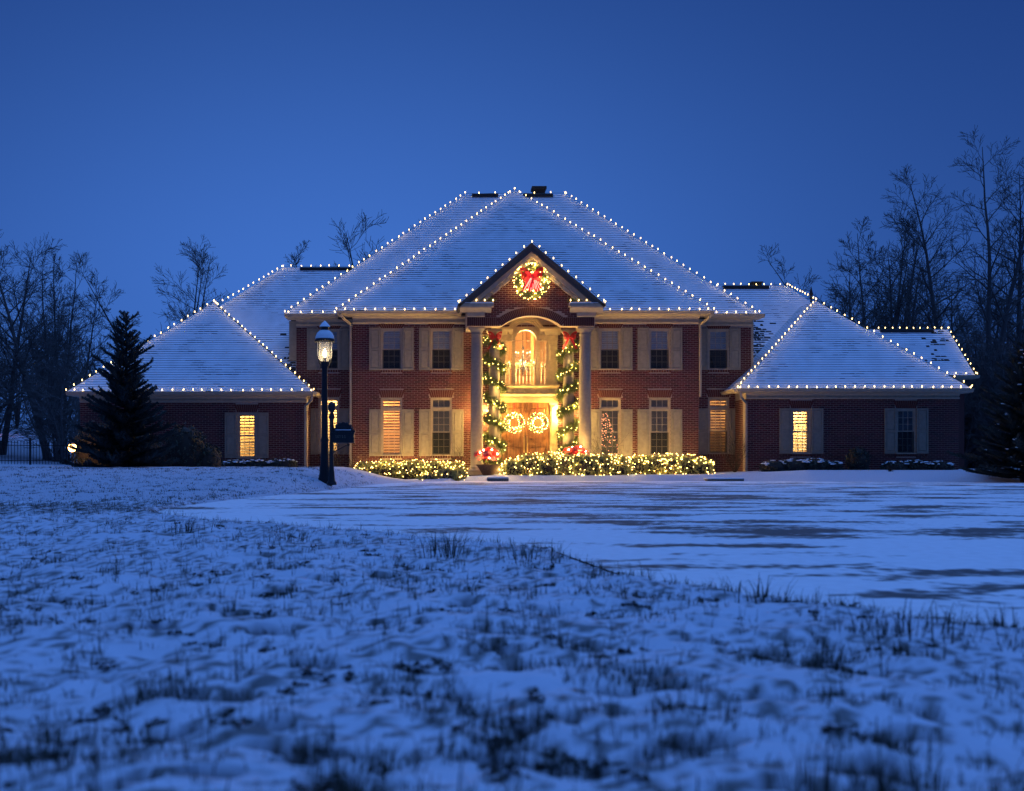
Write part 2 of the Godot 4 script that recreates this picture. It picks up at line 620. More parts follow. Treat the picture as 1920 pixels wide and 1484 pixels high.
func grass() -> void:
	var kinds := [blade_tuft(4, 0.075, 0.03), blade_tuft(8, 0.05, 0.05), blade_tuft(3, 0.10, 0.02), blade_tuft(7, 0.038, 0.06)]
	var xf := [[], [], [], []]
	var cl := [[], [], [], []]
	var nn := FastNoiseLite.new()
	nn.seed = 31
	nn.frequency = 2.6
	nn.fractal_octaves = 3
	var made := 0
	for tries in 150000:
		var d := 1.0 + 29.0 * pow(R(0, 1), 1.5)
		var x := R(-0.5, 0.6) * (d + 1.0) - 0.15
		if d > 5.0 and x > 2.6:
			continue
		var o := off_drive(x, d)
		if o < 0.0:
			continue
		var dens := smoothstep(0.05, 0.6, nn.get_noise_2d(x, d)) * 0.55 + 0.05
		dens += 0.6 * smoothstep(0.30, 0.03, o) * smoothstep(15.0, 12.0, d)
		if d > 11.0 and x < -3.0:
			dens += 0.9 * band(x, d) * smoothstep(-0.55, 0.1, nn.get_noise_2d(x * 0.6, d * 0.6))
		if d > 16.0:
			dens *= 0.8
		if R(0, 1) > dens:
			continue
		var k: int = [0, 1, 1, 3, 3, 2][rg.randi() % 6]
		var s := R(0.55, 1.2) * (1.0 if d < 15.0 else 0.8)
		xf[k].append(Transform3D(Basis(Vector3.UP, R(0, TAU)).scaled(Vector3(s, s * R(0.7, 1.3), s)), V(x, land(x, d, o) - 0.012, d)))
		var t := R(0.5, 1.2)
		cl[k].append(Color(0.034 * t, 0.036 * t, 0.020 * t) if R(0, 1) < 0.7 else Color(0.06 * t, 0.044 * t, 0.026 * t))
		made += 1
	for tries in 26000:   # the far bank on the left
		var d := R(14.5, 33.0)
		var x := R(-0.42, -0.03) * d - 0.5
		var o := off_drive(x, d)
		if o < 0.05 or R(0, 1) > 0.12 + 0.6 * smoothstep(0.0, 0.5, nn.get_noise_2d(x * 0.7, d * 0.45)) + 0.5 * smoothstep(0.5, 0.1, o): continue
		var k: int = [1, 3, 3][rg.randi() % 3]
		var s := R(0.6, 1.3)
		xf[k].append(Transform3D(Basis(Vector3.UP, R(0, TAU)).scaled(Vector3(s * 1.3, s * R(0.7, 1.2), s * 1.3)), V(x, land(x, d, o) - 0.008, d)))
		var t := R(0.5, 1.3)
		cl[k].append(Color(0.034 * t, 0.036 * t, 0.020 * t))
	for k in 4:
		var o := many("grass", kinds[k], xf[k], cl[k])
		meta(o, ["blades of grass in loose tufts poking through the lawn snow", "low dense grass tufts poking through the lawn snow", "tall thin grass stalks rising from the lawn snow", "flattened wide grass tufts on the snowy lawn"][k], "grass")
	# tall weed clumps along the near edge of the drive, each its own thing
	var spots := [[0.12, 6.55, "broad dark weed clump at the lawn edge, centre of the near drive edge", 60, 0.22], [0.55, 6.05, "spiky brown weed clump beside the broad dark clump", 34, 0.16], [-0.95, 7.6, "low fan of bent grass stalks by the drive edge", 30, 0.13], [1.35, 4.55, "sparse upright stalks at the drive edge right of centre", 26, 0.13], [1.95, 3.75, "dense dark grass clump at the right edge of the lawn", 60, 0.15], [1.55, 3.5, "arching grass clump at the right end of the lawn", 44, 0.15], [-1.9, 8.8, "reddish weed tuft at the left of the drive edge", 36, 0.16]]
	for s in spots:
		var p := V(s[0], land(s[0], s[1], off_drive(s[0], s[1])) - 0.01, s[1])
		var t := thing("grass_clump", p, s[2], "grass clump", "weed clumps along the drive edge")
		var m := blade_tuft(s[3], s[4], 0.16)
		var o := inst("blades", m, Transform3D(Basis.IDENTITY.scaled(Vector3(1.4, 1, 1)), p), t)
		var mm: StandardMaterial3D = mat("clump_grass", 0.03, 0.028, 0.02, 0.8)
		o.mesh.surface_set_material(0, mm)
		o.set_meta("kind", "stuff")
	# dark frozen leaves and clods in the hollows
	var lm := MB.new()
	for i in 26:
		var t := R(0, TAU)
		var o := Vector3(cos(t), 0, sin(t)) * sqrt(R(0, 1))
		var dd := Vector3(R(-1, 1), R(-0.1, 0.8), R(-1, 1)) * 0.5
		var s := Vector3(-dd.z, R(-0.2, 0.2), dd.x) * 0.4
		lm.tri(o - s, o + s, o + dd, Vector3.UP)
		lm.tri(o - s, o + s, o - dd * 0.7, Vector3.UP)
	var lx := []
	for tries in 420:
		var d := 1.5 + 9.0 * pow(R(0, 1), 1.4)
		var x := R(-0.45, 0.5) * d - 0.1
		var o := off_drive(x, d)
		if o < 0.1:
			continue
		if n_mid.get_noise_2d(x, d) > 0.05:
			continue
		for j in rg.randi_range(1, 3):
			var dx := x + R(-0.05, 0.05)
			var dd := d + R(-0.05, 0.05)
			lx.append(Transform3D(Basis.from_euler(Vector3(R(-0.5, 0.5), R(0, TAU), R(-0.5, 0.5))).scaled(Vector3(R(0.012, 0.035), R(0.01, 0.03), R(0.012, 0.035))), V(dx, land(dx, dd, o) + 0.003, dd)))
	var lo := many("fallen_leaves", lm.mesh(M.litter), lx, [])
	meta(lo, "dark frozen leaves and clods of soil lying in hollows of the lawn snow", "leaves")

# ---------------------------------------------------------------- brickwork
var brick_x := []
var brick_c := []

func brick_run(o: Vector3, along: Vector3, out: Vector3, length: float, tall: float, gaps: Array, inside = null) -> void:
	var pitch := 0.0677
	var rows := int(tall / pitch)
	for k in rows:
		var y := k * pitch + 0.034
		var at := -0.1015 if k % 2 else 0.0
		while at < length:
			var a := maxf(at, 0.0) + 0.006
			var b := minf(at + 0.203, length) - 0.006
			at += 0.203
			var parts := [[a, b]]
			for g in gaps:
				if y + 0.027 < g[2] or y - 0.027 > g[3]:
					continue
				var nx := []
				for p in parts:
					if g[1] <= p[0] or g[0] >= p[1]:
						nx.append(p)
					else:
						if g[0] - p[0] > 0.02: nx.append([p[0], g[0] - 0.004])
						if p[1] - g[1] > 0.02: nx.append([g[1] + 0.004, p[1]])
				parts = nx
			for p in parts:
				var l: float = p[1] - p[0]
				if l < 0.02:
					continue
				var c: Vector3 = o + along * (p[0] + p[1]) * 0.5 + Vector3.UP * y
				if inside != null and not (inside.call(o.x + along.x * p[0], o.y + y + 0.03) and inside.call(o.x + along.x * p[1], o.y + y + 0.03) and inside.call(o.x + along.x * p[0], o.y + y - 0.03) and inside.call(o.x + along.x * p[1], o.y + y - 0.03)):
					continue
				brick_x.append(Transform3D(Basis(along * l, Vector3.UP * 0.0555, out * 0.03), c - out * (0.015 + R(0, 0.0025))))
				var t := R(0.68, 1.22)
				if R(0, 1) < 0.08: t *= 0.62
				brick_c.append(Color(0.16 * t, 0.035 * t * R(0.9, 1.2), 0.032 * t * R(0.85, 1.25)))

func wall_boxes(b: MB, o: Vector3, along: Vector3, out: Vector3, length: float, y0: float, y1: float, thick: float, gaps: Array) -> void:
	var xs := [0.0, length]
	var ys := [y0, y1]
	for g in gaps:
		for q in [g[0], g[1]]:
			if q > 0.0 and q < length and not xs.has(q): xs.append(q)
		for q in [g[2], g[3]]:
			if q > y0 and q < y1 and not ys.has(q): ys.append(q)
	xs.sort()
	ys.sort()
	var bs := Basis(along, Vector3.UP, out)
	for i in xs.size() - 1:
		var run := -1.0
		for j in ys.size():
			var solid: bool = j < ys.size() - 1
			if solid:
				var cx: float = (xs[i] + xs[i + 1]) * 0.5
				var cy: float = (ys[j] + ys[j + 1]) * 0.5
				for g in gaps:
					if cx > g[0] and cx < g[1] and cy > g[2] and cy < g[3]:
						solid = false
			if solid and run < 0.0:
				run = ys[j]
			elif not solid and run >= 0.0:
				var top: float = ys[j]
				b.box(Vector3(o.x, 0, o.z) + along * (xs[i] + xs[i + 1]) * 0.5 + Vector3.UP * (run + top) * 0.5 - out * (0.01 + thick * 0.5), Vector3(xs[i + 1] - xs[i], top - run, thick), bs)
				run = -1.0

# flared fan of bricks over an opening, each a brick of its own
func jack_arch(wall: Node, xc: float, y0: float, y1: float, w: float, d: float, m: Material) -> void:
	var c := 11
	var flare := 0.10
	for i in c:
		var a := -w * 0.5 + w * i / c + 0.005
		var e := -w * 0.5 + w * (i + 1) / c - 0.005
		var k := (w + flare * 2.0) / w
		var b := MB.new()
		var f := d - 0.006
		b.extrude([V(xc + a, y0 + 0.004, f), V(xc + e, y0 + 0.004, f), V(xc + e * k, y1 - 0.004, f), V(xc + a * k, y1 - 0.004, f)], Vector3(0, 0, -0.04))
		obj("brick", b, m, wall)

func sill_row(wall: Node, mesh: Mesh, xc: float, y: float, w: float, d: float) -> void:
	var c := int(round(w / 0.088))
	for i in c:
		inst("brick", mesh, Transform3D(Basis.IDENTITY, V(xc - w * 0.5 + w * (i + 0.5) / c, y, d)), wall)

# ---------------------------------------------------------------- windows, shutters, rooms
var pane_meshes := {}

func pane_mesh(w: float, h: float) -> ArrayMesh:
	var key := "%.3f %.3f" % [w, h]
	if not pane_meshes.has(key):
		var b := MB.new()
		b.quad(Vector3(-w / 2, -h / 2, 0), Vector3(w / 2, -h / 2, 0), Vector3(w / 2, h / 2, 0), Vector3(-w / 2, h / 2, 0), Vector3.BACK)
		pane_meshes[key] = b.mesh(M.glass)
	return pane_meshes[key]

# frame bars and panes of one sash
func sash(b: MB, win: Node, x0: float, x1: float, y0: float, y1: float, d: float, cols: int, rows: int, stile := 0.04) -> void:
	b.span(V(x0, y0, d), V(x0 + stile, y1, d + 0.03))
	b.span(V(x1 - stile, y0, d), V(x1, y1, d + 0.03))
	b.span(V(x0 + stile, y0, d), V(x1 - stile, y0 + stile, d + 0.03))
	b.span(V(x0 + stile, y1 - stile, d), V(x1 - stile, y1, d + 0.03))
	var w := (x1 - x0 - stile * 2) / cols
	var h := (y1 - y0 - stile * 2) / rows
	for i in range(1, cols):
		var x := x0 + stile + w * i
		b.span(V(x - 0.009, y0 + stile, d + 0.004), V(x + 0.009, y1 - stile, d + 0.026))
	for j in range(1, rows):
		var y := y0 + stile + h * j
		b.span(V(x0 + stile, y - 0.009, d + 0.006), V(x1 - stile, y + 0.009, d + 0.024))
	for i in cols:
		for j in rows:
			inst("pane", pane_mesh(w - 0.004, h - 0.004), Transform3D(Basis.IDENTITY, V(x0 + stile + w * (i + 0.5), y0 + stile + h * (j + 0.5), d + 0.015)), win)

func window(house: Node, xc: float, y0: float, y1: float, w: float, d: float, transom: bool, blind: float, tilt: float, screen := true) -> Node3D:
	var win := Node3D.new()
	win.name = "window"
	house.add_child(win, true)
	var base := V(xc, y0, d)
	win.position = base - host(house)
	wpos[win] = base
	var a := xc - w * 0.5
	var e := xc + w * 0.5
	var f := MB.new()
	f.span(V(a, y0, d + 0.015), V(a + 0.055, y1, d + 0.14))
	f.span(V(e - 0.055, y0, d + 0.015), V(e, y1, d + 0.14))
	f.span(V(a + 0.055, y1 - 0.06, d + 0.015), V(e - 0.055, y1, d + 0.14))
	f.span(V(a - 0.02, y0 - 0.005, d - 0.03), V(e + 0.02, y0 + 0.04, d + 0.14))
	var top := y1 - 0.06
	if transom:
		top = y1 - 0.44
		f.span(V(a + 0.055, top, d + 0.01), V(e - 0.055, top + 0.085, d + 0.14))
		var tb := MB.new()
		sash(tb, win, a + 0.055, e - 0.055, top + 0.085, y1 - 0.06, d + 0.05, 3, 1, 0.03)
		obj("transom", tb, M.trim, win)
	obj("frame", f, M.trim, win)
	var mid := y0 + 0.04 + (top - y0 - 0.04) * 0.5
	var s := MB.new()
	sash(s, win, a + 0.055, e - 0.055, mid - 0.01, top, d + 0.05, 3, 3)
	obj("sash", s, M.trim, win)
	s = MB.new()
	sash(s, win, a + 0.055, e - 0.055, y0 + 0.04, mid + 0.025, d + 0.085, 3, 3)
	obj("sash", s, M.trim, win)
	if screen:
		s = MB.new()
		s.quad(V(a + 0.06, y0 + 0.045, d + 0.03), V(e - 0.06, y0 + 0.045, d + 0.03), V(e - 0.06, mid - 0.012, d + 0.03), V(a + 0.06, mid - 0.012, d + 0.03), Vector3.BACK)
		obj("insect_screen", s, M.screen, win)
	if blind > 0.0:
		var bl := MB.new()
		var lit := tilt < 30.0
		var pitch := 0.105 if lit else 0.066
		var y := y1 - 0.1
		var stop := y1 - (y1 - y0) * blind
		var bs := Basis(Vector3.RIGHT, deg_to_rad(tilt))
		while y > stop + 0.04:
			bl.box(V(xc, y, d + (0.20 if lit else 0.155)), Vector3(w - 0.13, 0.014 if lit else 0.004, pitch * 0.95), bs)
			y -= pitch
		bl.span(V(a + 0.065, y0 + 0.05, d + 0.165), V(a + 0.085, y1 - 0.06, d + 0.235))
		bl.span(V(e - 0.085, y0 + 0.05, d + 0.165), V(e - 0.065, y1 - 0.06, d + 0.235))
		obj("blind", bl, M.blind_backlit if lit else M.blind, win, "stuff")
	return win

func shutter_mesh(w: float, h: float) -> ArrayMesh:
	var b := MB.new()
	b.box(Vector3(0, h / 2, 0.012), Vector3(w, h, 0.024))
	var st := 0.055
	b.span(Vector3(-w / 2, 0, 0.024), Vector3(-w / 2 + st, h, 0.042))
	b.span(Vector3(w / 2 - st, 0, 0.024), Vector3(w / 2, h, 0.042))
	var rails := [[0.0, 0.09], [h * 0.5 - 0.035, h * 0.5 + 0.035], [h - 0.07, h]]
	for r in rails:
		b.span(Vector3(-w / 2 + st, r[0], 0.024), Vector3(w / 2 - st, r[1], 0.040))
	for k in 2:
		var y0: float = rails[k][1] + 0.018
		var y1: float = rails[k + 1][0] - 0.018
		b.bevel_box(Vector3(0, (y0 + y1) / 2, 0.032), Vector3(w - st * 2 - 0.036, y1 - y0, 0.018), 0.012)
	return b.mesh(M.shutter)

func room(house: Node, x0: float, x1: float, y0: float, y1: float, d0: float, d1: float, m: Material) -> Node3D:
	var b := MB.new()
	var t := 0.06
	b.span(V(x0 - t, y0 - t, d0), V(x0, y1 + t, d1))
	b.span(V(x1, y0 - t, d0), V(x1 + t, y1 + t, d1))
	b.span(V(x0, y0 - t, d0), V(x1, y0, d1))
	b.span(V(x0, y1, d0), V(x1, y1 + t, d1))
	b.span(V(x0 - t, y0 - t, d1), V(x1 + t, y1 + t, d1 + t))
	return obj("room", b, m, house)

func room_lamp(house: Node, at: Vector3, energy: float, col: Color, drop := 0.0) -> void:
	var b := MB.new()
	b.lathe(at, [Vector2(0.001, 0.1), Vector2(0.14, 0.1), Vector2(0.16, 0.04), Vector2(0.1, -0.02), Vector2(0.001, -0.04)], 12)
	var o := obj("ceiling_light", b, M.ceiling_lamp, house)
	lamp(at + Vector3(0, 0.03, 0), energy, col, o, 0.1)

# ---------------------------------------------------------------- roofs
func clip(p: Array, y: float, above: bool) -> Array:
	var r := []
	for i in p.size():
		var a: Vector3 = p[i]
		var b: Vector3 = p[(i + 1) % p.size()]
		var ia := a.y >= y if above else a.y <= y
		var ib := b.y >= y if above else b.y <= y
		if ia: r.append(a)
		if ia != ib:
			var q := a.lerp(b, (y - a.y) / (b.y - a.y))
			q.y = y
			r.append(q)
	return r

# snow lying over shingle courses: every course a step
func courses(snow: MB, edge: MB, p: Array, step := 0.094) -> void:
	var nrm: Vector3 = (p[1] - p[0]).cross(p[2] - p[0]).normalized()
	if nrm.y < 0: nrm = -nrm
	var lo := 1e9
	var hi := -1e9
	for q in p:
		lo = minf(lo, q.y)
		hi = maxf(hi, q.y)
	var y := lo
	while y < hi - 0.004:
		var y1 := minf(y + step, hi)
		var s := clip(clip(p, y, true), y1, false)
		if s.size() >= 3:
			var w := []
			for q in s:
				w.append(q + nrm * (0.006 + 0.013 * (1.0 - (q.y - y) / step)))
			snow.poly(w, nrm)
			for i in s.size():
				var j := (i + 1) % s.size()
				if absf(s[i].y - y) < 1e-4 and absf(s[j].y - y) < 1e-4 and s[i].distance_to(s[j]) > 0.01:
					edge.quad(w[i], w[j], s[j] + nrm * 0.005, s[i] + nrm * 0.005, Vector3(nrm.x, 0, nrm.z))
					# where the snow is thin the butt edges of single shingles show through
					if step < 0.2:
						var ln: float = w[i].distance_to(w[j])
						var along: Vector3 = (w[j] - w[i]) / ln
						var upslope: Vector3 = nrm.cross(along)
						if upslope.y < 0: upslope = -upslope
						var at := R(0.02, 0.3)
						while at < ln - 0.35:
							var q: Vector3 = w[i] + along * at
							var piece := R(0.12, 0.32)
							if n_big.get_noise_2d(q.x * 0.9, q.y * 1.6) + 0.55 * n_mid.get_noise_2d(q.x, q.y * 2.0) > 0.30 + R(-0.14, 0.25):
								var wide := upslope * R(0.008, 0.02) 
								edge.quad(q + nrm * 0.003, q + along * piece + nrm * 0.003, q + along * piece + wide + nrm * 0.002, q + wide + nrm * 0.002, nrm)
							at += piece + R(0.01, 0.05)
		y = y1

# bare shingles showing through the snow on a front slope: y = y0 + k (d - d0)
func bare_tabs(b: MB, y0: float, d0: float, k: float, x0: float, x1: float, ya: float, yb: float, chance, step := 0.094) -> void:
	var nrm := Vector3(0, 1, k).normalized()
	var row := int((ya - y0) / step)
	while y0 + row * step < yb:
		var ylo := y0 + row * step
		var x := x0 + (0.15 if row % 2 else 0.0)
		while x < x1:
			var w := R(0.12, 0.3)
			var tall := R(0.3, 0.95)
			if R(0, 1) < chance.call(x + w / 2, ylo):
				var p := []
				for q in [[x + 0.005, 0.0], [x + w - 0.005, 0.0], [x + w - R(0.005, 0.04), tall], [x + R(0.005, 0.04), tall]]:
					var y: float = ylo + step * q[1]
					p.append(V(q[0], y, d0 + (y - y0) / k) + nrm * (0.026 - 0.012 * q[1]))
				b.poly(p, nrm)
				b.quad(p[0], p[1], p[1] - nrm * 0.016, p[0] - nrm * 0.016, Vector3.BACK)
			x += w
		row += 1

# roof body: faces covered with snow courses on a dark deck
func roof(house: Node, front_faces: Array, plain_faces: Array, tabs: MB = null) -> void:
	var deck := MB.new()
	var snow := MB.new()
	var edge := MB.new()
	for p in front_faces + plain_faces:
		var nrm: Vector3 = (p[1] - p[0]).cross(p[2] - p[0]).normalized()
		if nrm.y < 0: nrm = -nrm
		deck.poly(p, nrm)
	for p in front_faces:
		courses(snow, edge, p)
	for p in plain_faces:
		courses(snow, edge, p, 1.5)
	var r := obj("roof", deck, M.shingle, house)
	obj("snow_cover", snow, M.roof_snow, r)
	obj("shingle_edges", edge, M.shingle, r, "stuff")
	if tabs: obj("bare_shingles", tabs, M.shingle, r, "stuff")

const GUTTER := [Vector2(0, 0), Vector2(0.13, 0.0), Vector2(0.13, -0.025), Vector2(0.105, -0.05), Vector2(0.09, -0.10), Vector2(0.0, -0.125)]
const CROWN := [Vector2(0, 0), Vector2(0.09, 0), Vector2(0.085, -0.02), Vector2(0.05, -0.045), Vector2(0.035, -0.08), Vector2(0, -0.085)]

# gutter, soffit, frieze with dividers along a front eave
func eave(house: Node, g0: float, g1: float, y: float, dg: float, w0: float, w1: float, dw: float, drop: float) -> void:
	var g := MB.new()
	g.sweep(GUTTER, V(g0, y, dg), V(g1, y, dg), Vector3.BACK)
	obj("gutter", g, M.trim, house)
	var s := MB.new()
	s.span(V(g0 + 0.02, y - 0.11, dg), V(g1 - 0.02, y - 0.13, dw + 0.2))
	obj("soffit", s, M.trim, house)
	var f := MB.new()
	f.span(V(w0, y - drop, dw - 0.05), V(w1, y - 0.13, dw + 0.0))
	f.sweep(CROWN, V(w0, y - 0.13, dw - 0.05), V(w1, y - 0.13, dw - 0.05), Vector3.BACK)
	f.sweep([Vector2(0, 0), Vector2(0.04, 0), Vector2(0.03, -0.05), Vector2(0, -0.06)], V(w0, y - drop + 0.06, dw - 0.05), V(w1, y - drop + 0.06, dw - 0.05), Vector3.BACK)
	var x := w0 + 0.03
	while x < w1 - 0.02:
		f.bevel_box(V(x, y - 0.13 - (drop - 0.19) * 0.5 - 0.04, dw - 0.06), Vector3(0.045, drop - 0.19 - 0.09, 0.025), 0.008)
		x += 0.45
	obj("frieze", f, M.trim, house)

func downspout(house: Node, pts: Array) -> void:
	var b := MB.new()
	for i in pts.size() - 1:
		var a: Vector3 = pts[i]
		var e: Vector3 = pts[i + 1]
		var z := (e - a).normalized()
		var x := z.cross(Vector3.BACK if absf(z.z) < 0.8 else Vector3.UP).normalized()
		b.box((a + e) * 0.5, Vector3(0.075, 0.055, a.distance_to(e) + 0.03), Basis(x, z.cross(x), z))
	obj("downspout", b, M.trim, house)

# ---------------------------------------------------------------- the house
const EV := 6.0    # eave height of the two-storey block
const WE := 3.10   # eave height of the wings

func house() -> Node3D:
	var h := thing("brick_house", V(XC, 0.1, 40), "large red brick house with snowy hipped roofs, white columned entrance and two low wings", "house")
	# ---- openings: centre, bottom, top, width, depth of wall
	var up := [[-1.27, 3.955, 5.455], [0.525, 3.955, 5.455], [6.615, 3.955, 5.455], [8.41, 3.955, 5.455]]
	var low := [[-1.27, 0.86, 2.955], [0.525, 0.86, 2.955], [6.615, 0.86, 2.955], [8.41, 0.86, 2.955]]
	var w := 0.77
	var F := 40.0       # front wall
	var B := 40.8       # recessed bays
	var W := 39.5       # wings
	var lx := -2.67     # left end of front wall
	var rx := 9.81
	var bl := -4.80     # outer ends of the bays
	var brr := 11.94
	var sill := MB.new()
	sill.bevel_box(Vector3(0, -0.045, -0.03), Vector3(0.07, 0.085, 0.10), 0.006)
	var sill_mesh := sill.mesh(M.arch_brick)

	# ---- main front wall
	var gaps := []
	var bgaps := []
	for q in up + low:
		gaps.append([q[0] - w / 2 - lx, q[0] + w / 2 - lx, q[1], q[2]])
		bgaps.append([q[0] - w / 2 - lx, q[0] + w / 2 - lx, q[1] - 0.09 - 0.1, q[2] - 0.1])
		var th: float = 0.16 if q[1] > 3.0 else 0.28
		bgaps.append([q[0] - w / 2 - 0.05 - lx, q[0] + w / 2 + 0.05 - lx, q[2] - 0.1, q[2] + th - 0.1])
	# entrance opening
	gaps.append([2.42 - lx, 4.72 - lx, 0.15, 5.46])
	bgaps.append([2.42 - lx, 4.72 - lx, 0.0, 5.36])
	var b := MB.new()
	wall_boxes(b, V(lx, 0, F), Vector3.RIGHT, Vector3.BACK, rx - lx, 0.0, 5.95, 0.25, gaps)
	b.span(V(lx, 0, F + 0.262), V(lx + 0.25, 5.95, B + 0.3))
	b.span(V(rx - 0.25, 0, F + 0.262), V(rx, 5.95, B + 0.3))
	var wall := obj("wall", b, M.mortar, h)
	brick_run(V(lx, 0.1, F), Vector3.RIGHT, Vector3.BACK, rx - lx, 5.55, bgaps)
	for q in up:
		jack_arch(wall, q[0], q[2], q[2] + 0.16, w, F, M.arch_brick)
		sill_row(wall, sill_mesh, q[0], q[1], w + 0.06, F)
	for q in low:
		jack_arch(wall, q[0], q[2], q[2] + 0.28, w, F, M.arch_brick)
		sill_row(wall, sill_mesh, q[0], q[1], w + 0.06, F)
	# ---- recessed bays
	for side in 2:
		var x0: float = bl if side == 0 else rx
		var x1: float = lx if side == 0 else brr
		var xc: float = -3.60 if side == 0 else 10.74
		gaps = [[xc - w / 2 - x0, xc + w / 2 - x0, 4.03, 5.53], [xc - w / 2 - x0, xc + w / 2 - x0, 0.93, 3.02]]
		bgaps = []
		for g in gaps:
			bgaps.append([g[0], g[1], g[2] - 0.19, g[3] - 0.1])
			bgaps.append([g[0] - 0.05, g[1] + 0.05, g[3] - 0.1, g[3] + (0.1 if g[2] > 3.0 else 0.18)])
		b = MB.new()
		wall_boxes(b, V(x0, 0, B), Vector3.RIGHT, Vector3.BACK, x1 - x0, 0.0, 5.95, 0.25, gaps)
		if side == 0: b.span(V(bl, 0, B + 0.262), V(bl + 0.25, 5.95, 52.6))
		else: b.span(V(brr - 0.25, 0, B + 0.262), V(brr, 5.95, 52.6))
		wall = obj("wall", b, M.mortar, h)
		brick_run(V(x0, 0.1, B), Vector3.RIGHT, Vector3.BACK, x1 - x0, 5.55, bgaps)
		jack_arch(wall, xc, 5.53, 5.69, w, B, M.arch_brick)
		jack_arch(wall, xc, 3.02, 3.30, w, B, M.arch_brick)
		sill_row(wall, sill_mesh, xc, 4.03, w + 0.06, B)
		sill_row(wall, sill_mesh, xc, 0.93, w + 0.06, B)
		window(h, xc, 4.03, 5.53, w, B, false, 0.55, 60.0)
		window(h, xc, 0.93, 3.02, w, B, true, 1.0, 22.0 if side == 0 else 29.0, side == 1)
		# corner board on the outer edge
		b = MB.new()
		if side == 0: b.span(V(bl - 0.30, 4.4, B + 0.3), V(bl, 5.86, B + 0.5))
		else: b.span(V(brr, 3.9, B + 0.02), V(brr + 0.09, 5.86, B + 0.2))
		obj("corner_board", b, M.trim, h)
		eave(h, (bl - 0.35) if side == 0 else 10.2, -3.22 if side == 0 else brr + 0.3, EV, 40.2, x0 + (0.0 if side == 0 else 0.02), x1 - (0.02 if side == 0 else 0.0), B, 0.36)
	# rear wall of the block, left open behind the stair hall's windows
	b = MB.new()
	b.span(V(bl + 0.25, 0, 52.35), V(1.0, 5.95, 52.6))
	b.span(V(6.2, 0, 52.35), V(brr - 0.25, 5.95, 52.6))
	b.span(V(1.0, 0, 52.35), V(6.2, 3.4, 52.6))
	obj("wall", b, M.mortar, h)
	# ---- windows of the front
	for i in 4:
		window(h, up[i][0], 3.955, 5.455, w, F, false, [0.5, 0.5, 0.55, 0.5][i], 62.0)
	window(h, low[0][0], 0.86, 2.955, w, F, true, 0.97, 24.0, false)
	window(h, low[1][0], 0.86, 2.955, w, F, true, 0.0, 0.0)
	window(h, low[2][0], 0.86, 2.955, w, F, true, 0.0, 0.0, false)
	window(h, low[3][0], 0.86, 2.955, w, F, true, 0.0, 0.0)
	eave(h, -3.2, 1.25, EV, 39.4, lx, 1.55, F, 0.38)
	eave(h, 5.9, 10.2, EV, 39.4, 5.6, rx, F, 0.38)
	# ---- shutters
	var s_up := shutter_mesh(0.41, 1.535)
	var s_low := shutter_mesh(0.41, 1.685)
	for q in up:
		for k in [-1, 1]:
			inst("shutter", s_up, Transform3D(Basis.IDENTITY, V(q[0] + k * (w / 2 + 0.215), 3.94, F - 0.004)), h)
	for q in low:
		for k in [-1, 1]:
			inst("shutter", s_low, Transform3D(Basis.IDENTITY, V(q[0] + k * (w / 2 + 0.215), 0.847, F - 0.004)), h)
	for xc in [-3.60, 10.74]:
		for k in [-1, 1]:
			inst("shutter", s_up, Transform3D(Basis.IDENTITY, V(xc + k * (w / 2 + 0.215), 4.015, B - 0.004)), h)
			inst("shutter", s_low, Transform3D(Basis.IDENTITY, V(xc + k * (w / 2 + 0.215), 0.92, B - 0.004)), h)
	# ---- rooms behind the windows
	for q in up:
		room(h, q[0] - 0.8, q[0] + 0.8, 3.5, 5.75, F + 0.262, F + 2.6, M.room_dark)
	room(h, -2.25, -0.45, 0.4, 3.15, F + 0.262, F + 2.9, M.room_wall)
	room_lamp(h, V(-1.95, 2.8, F + 2.0), 5.0, Color(1.0, 0.46, 0.15), 0.2)
	room(h, -0.35, 1.5, 0.4, 3.15, F + 0.262, F + 2.9, M.room_dark)
	room(h, 5.6, 7.45, 0.4, 3.15, F + 0.262, F + 3.0, M.room_dark)
	room(h, 7.55, 9.4, 0.4, 3.15, F + 0.262, F + 2.9, M.room_dark)
	for side in 2:
		var xc: float = -3.60 if side == 0 else 10.74
		room(h, xc - 0.75, xc + 0.75, 3.6, 5.8, B + 0.262, B + 2.4, M.room_dark)
		room(h, xc - 0.75, xc + 0.75, 0.4, 3.2, B + 0.262, B + 2.6, M.room_wall)
		room_lamp(h, V(xc + (0.52 if side == 0 else -0.52), 3.0, B + 1.7), 12.0 if side == 0 else 2.6, Color(1.0, 0.72, 0.30) if side == 0 else Color(1.0, 0.62, 0.25))
	# ---- left wing
	var wl := -12.35
	var wr := -4.27
	var xw := -6.41
	var ww := 0.70
	gaps = [[xw - ww / 2 - wl, xw + ww / 2 - wl, 0.76, 2.40]]
	bgaps = [[xw - ww / 2 - wl, xw + ww / 2 - wl, 0.57, 2.30], [xw - ww / 2 - 0.05 - wl, xw + ww / 2 + 0.05 - wl, 2.30, 2.58]]
	b = MB.new()
	wall_boxes(b, V(wl, 0, W), Vector3.RIGHT, Vector3.BACK, wr - wl, 0.0, WE - 0.03, 0.25, gaps)
	b.span(V(wl, 0, W + 0.262), V(wl + 0.25, WE - 0.03, 52.0))
	b.span(V(wr - 0.25, 0, W + 0.262), V(wr - 0.01, WE - 0.03, B - 0.005))
	wall = obj("wall", b, M.mortar, h)
	brick_run(V(wl, 0.1, W), Vector3.RIGHT, Vector3.BACK, wr - wl, 2.65, bgaps)
	brick_run(V(wr, 0.1, W), Vector3.FORWARD, Vector3.RIGHT, B - W, 2.65, [])
	jack_arch(wall, xw, 2.40, 2.68, ww, W, M.arch_brick)
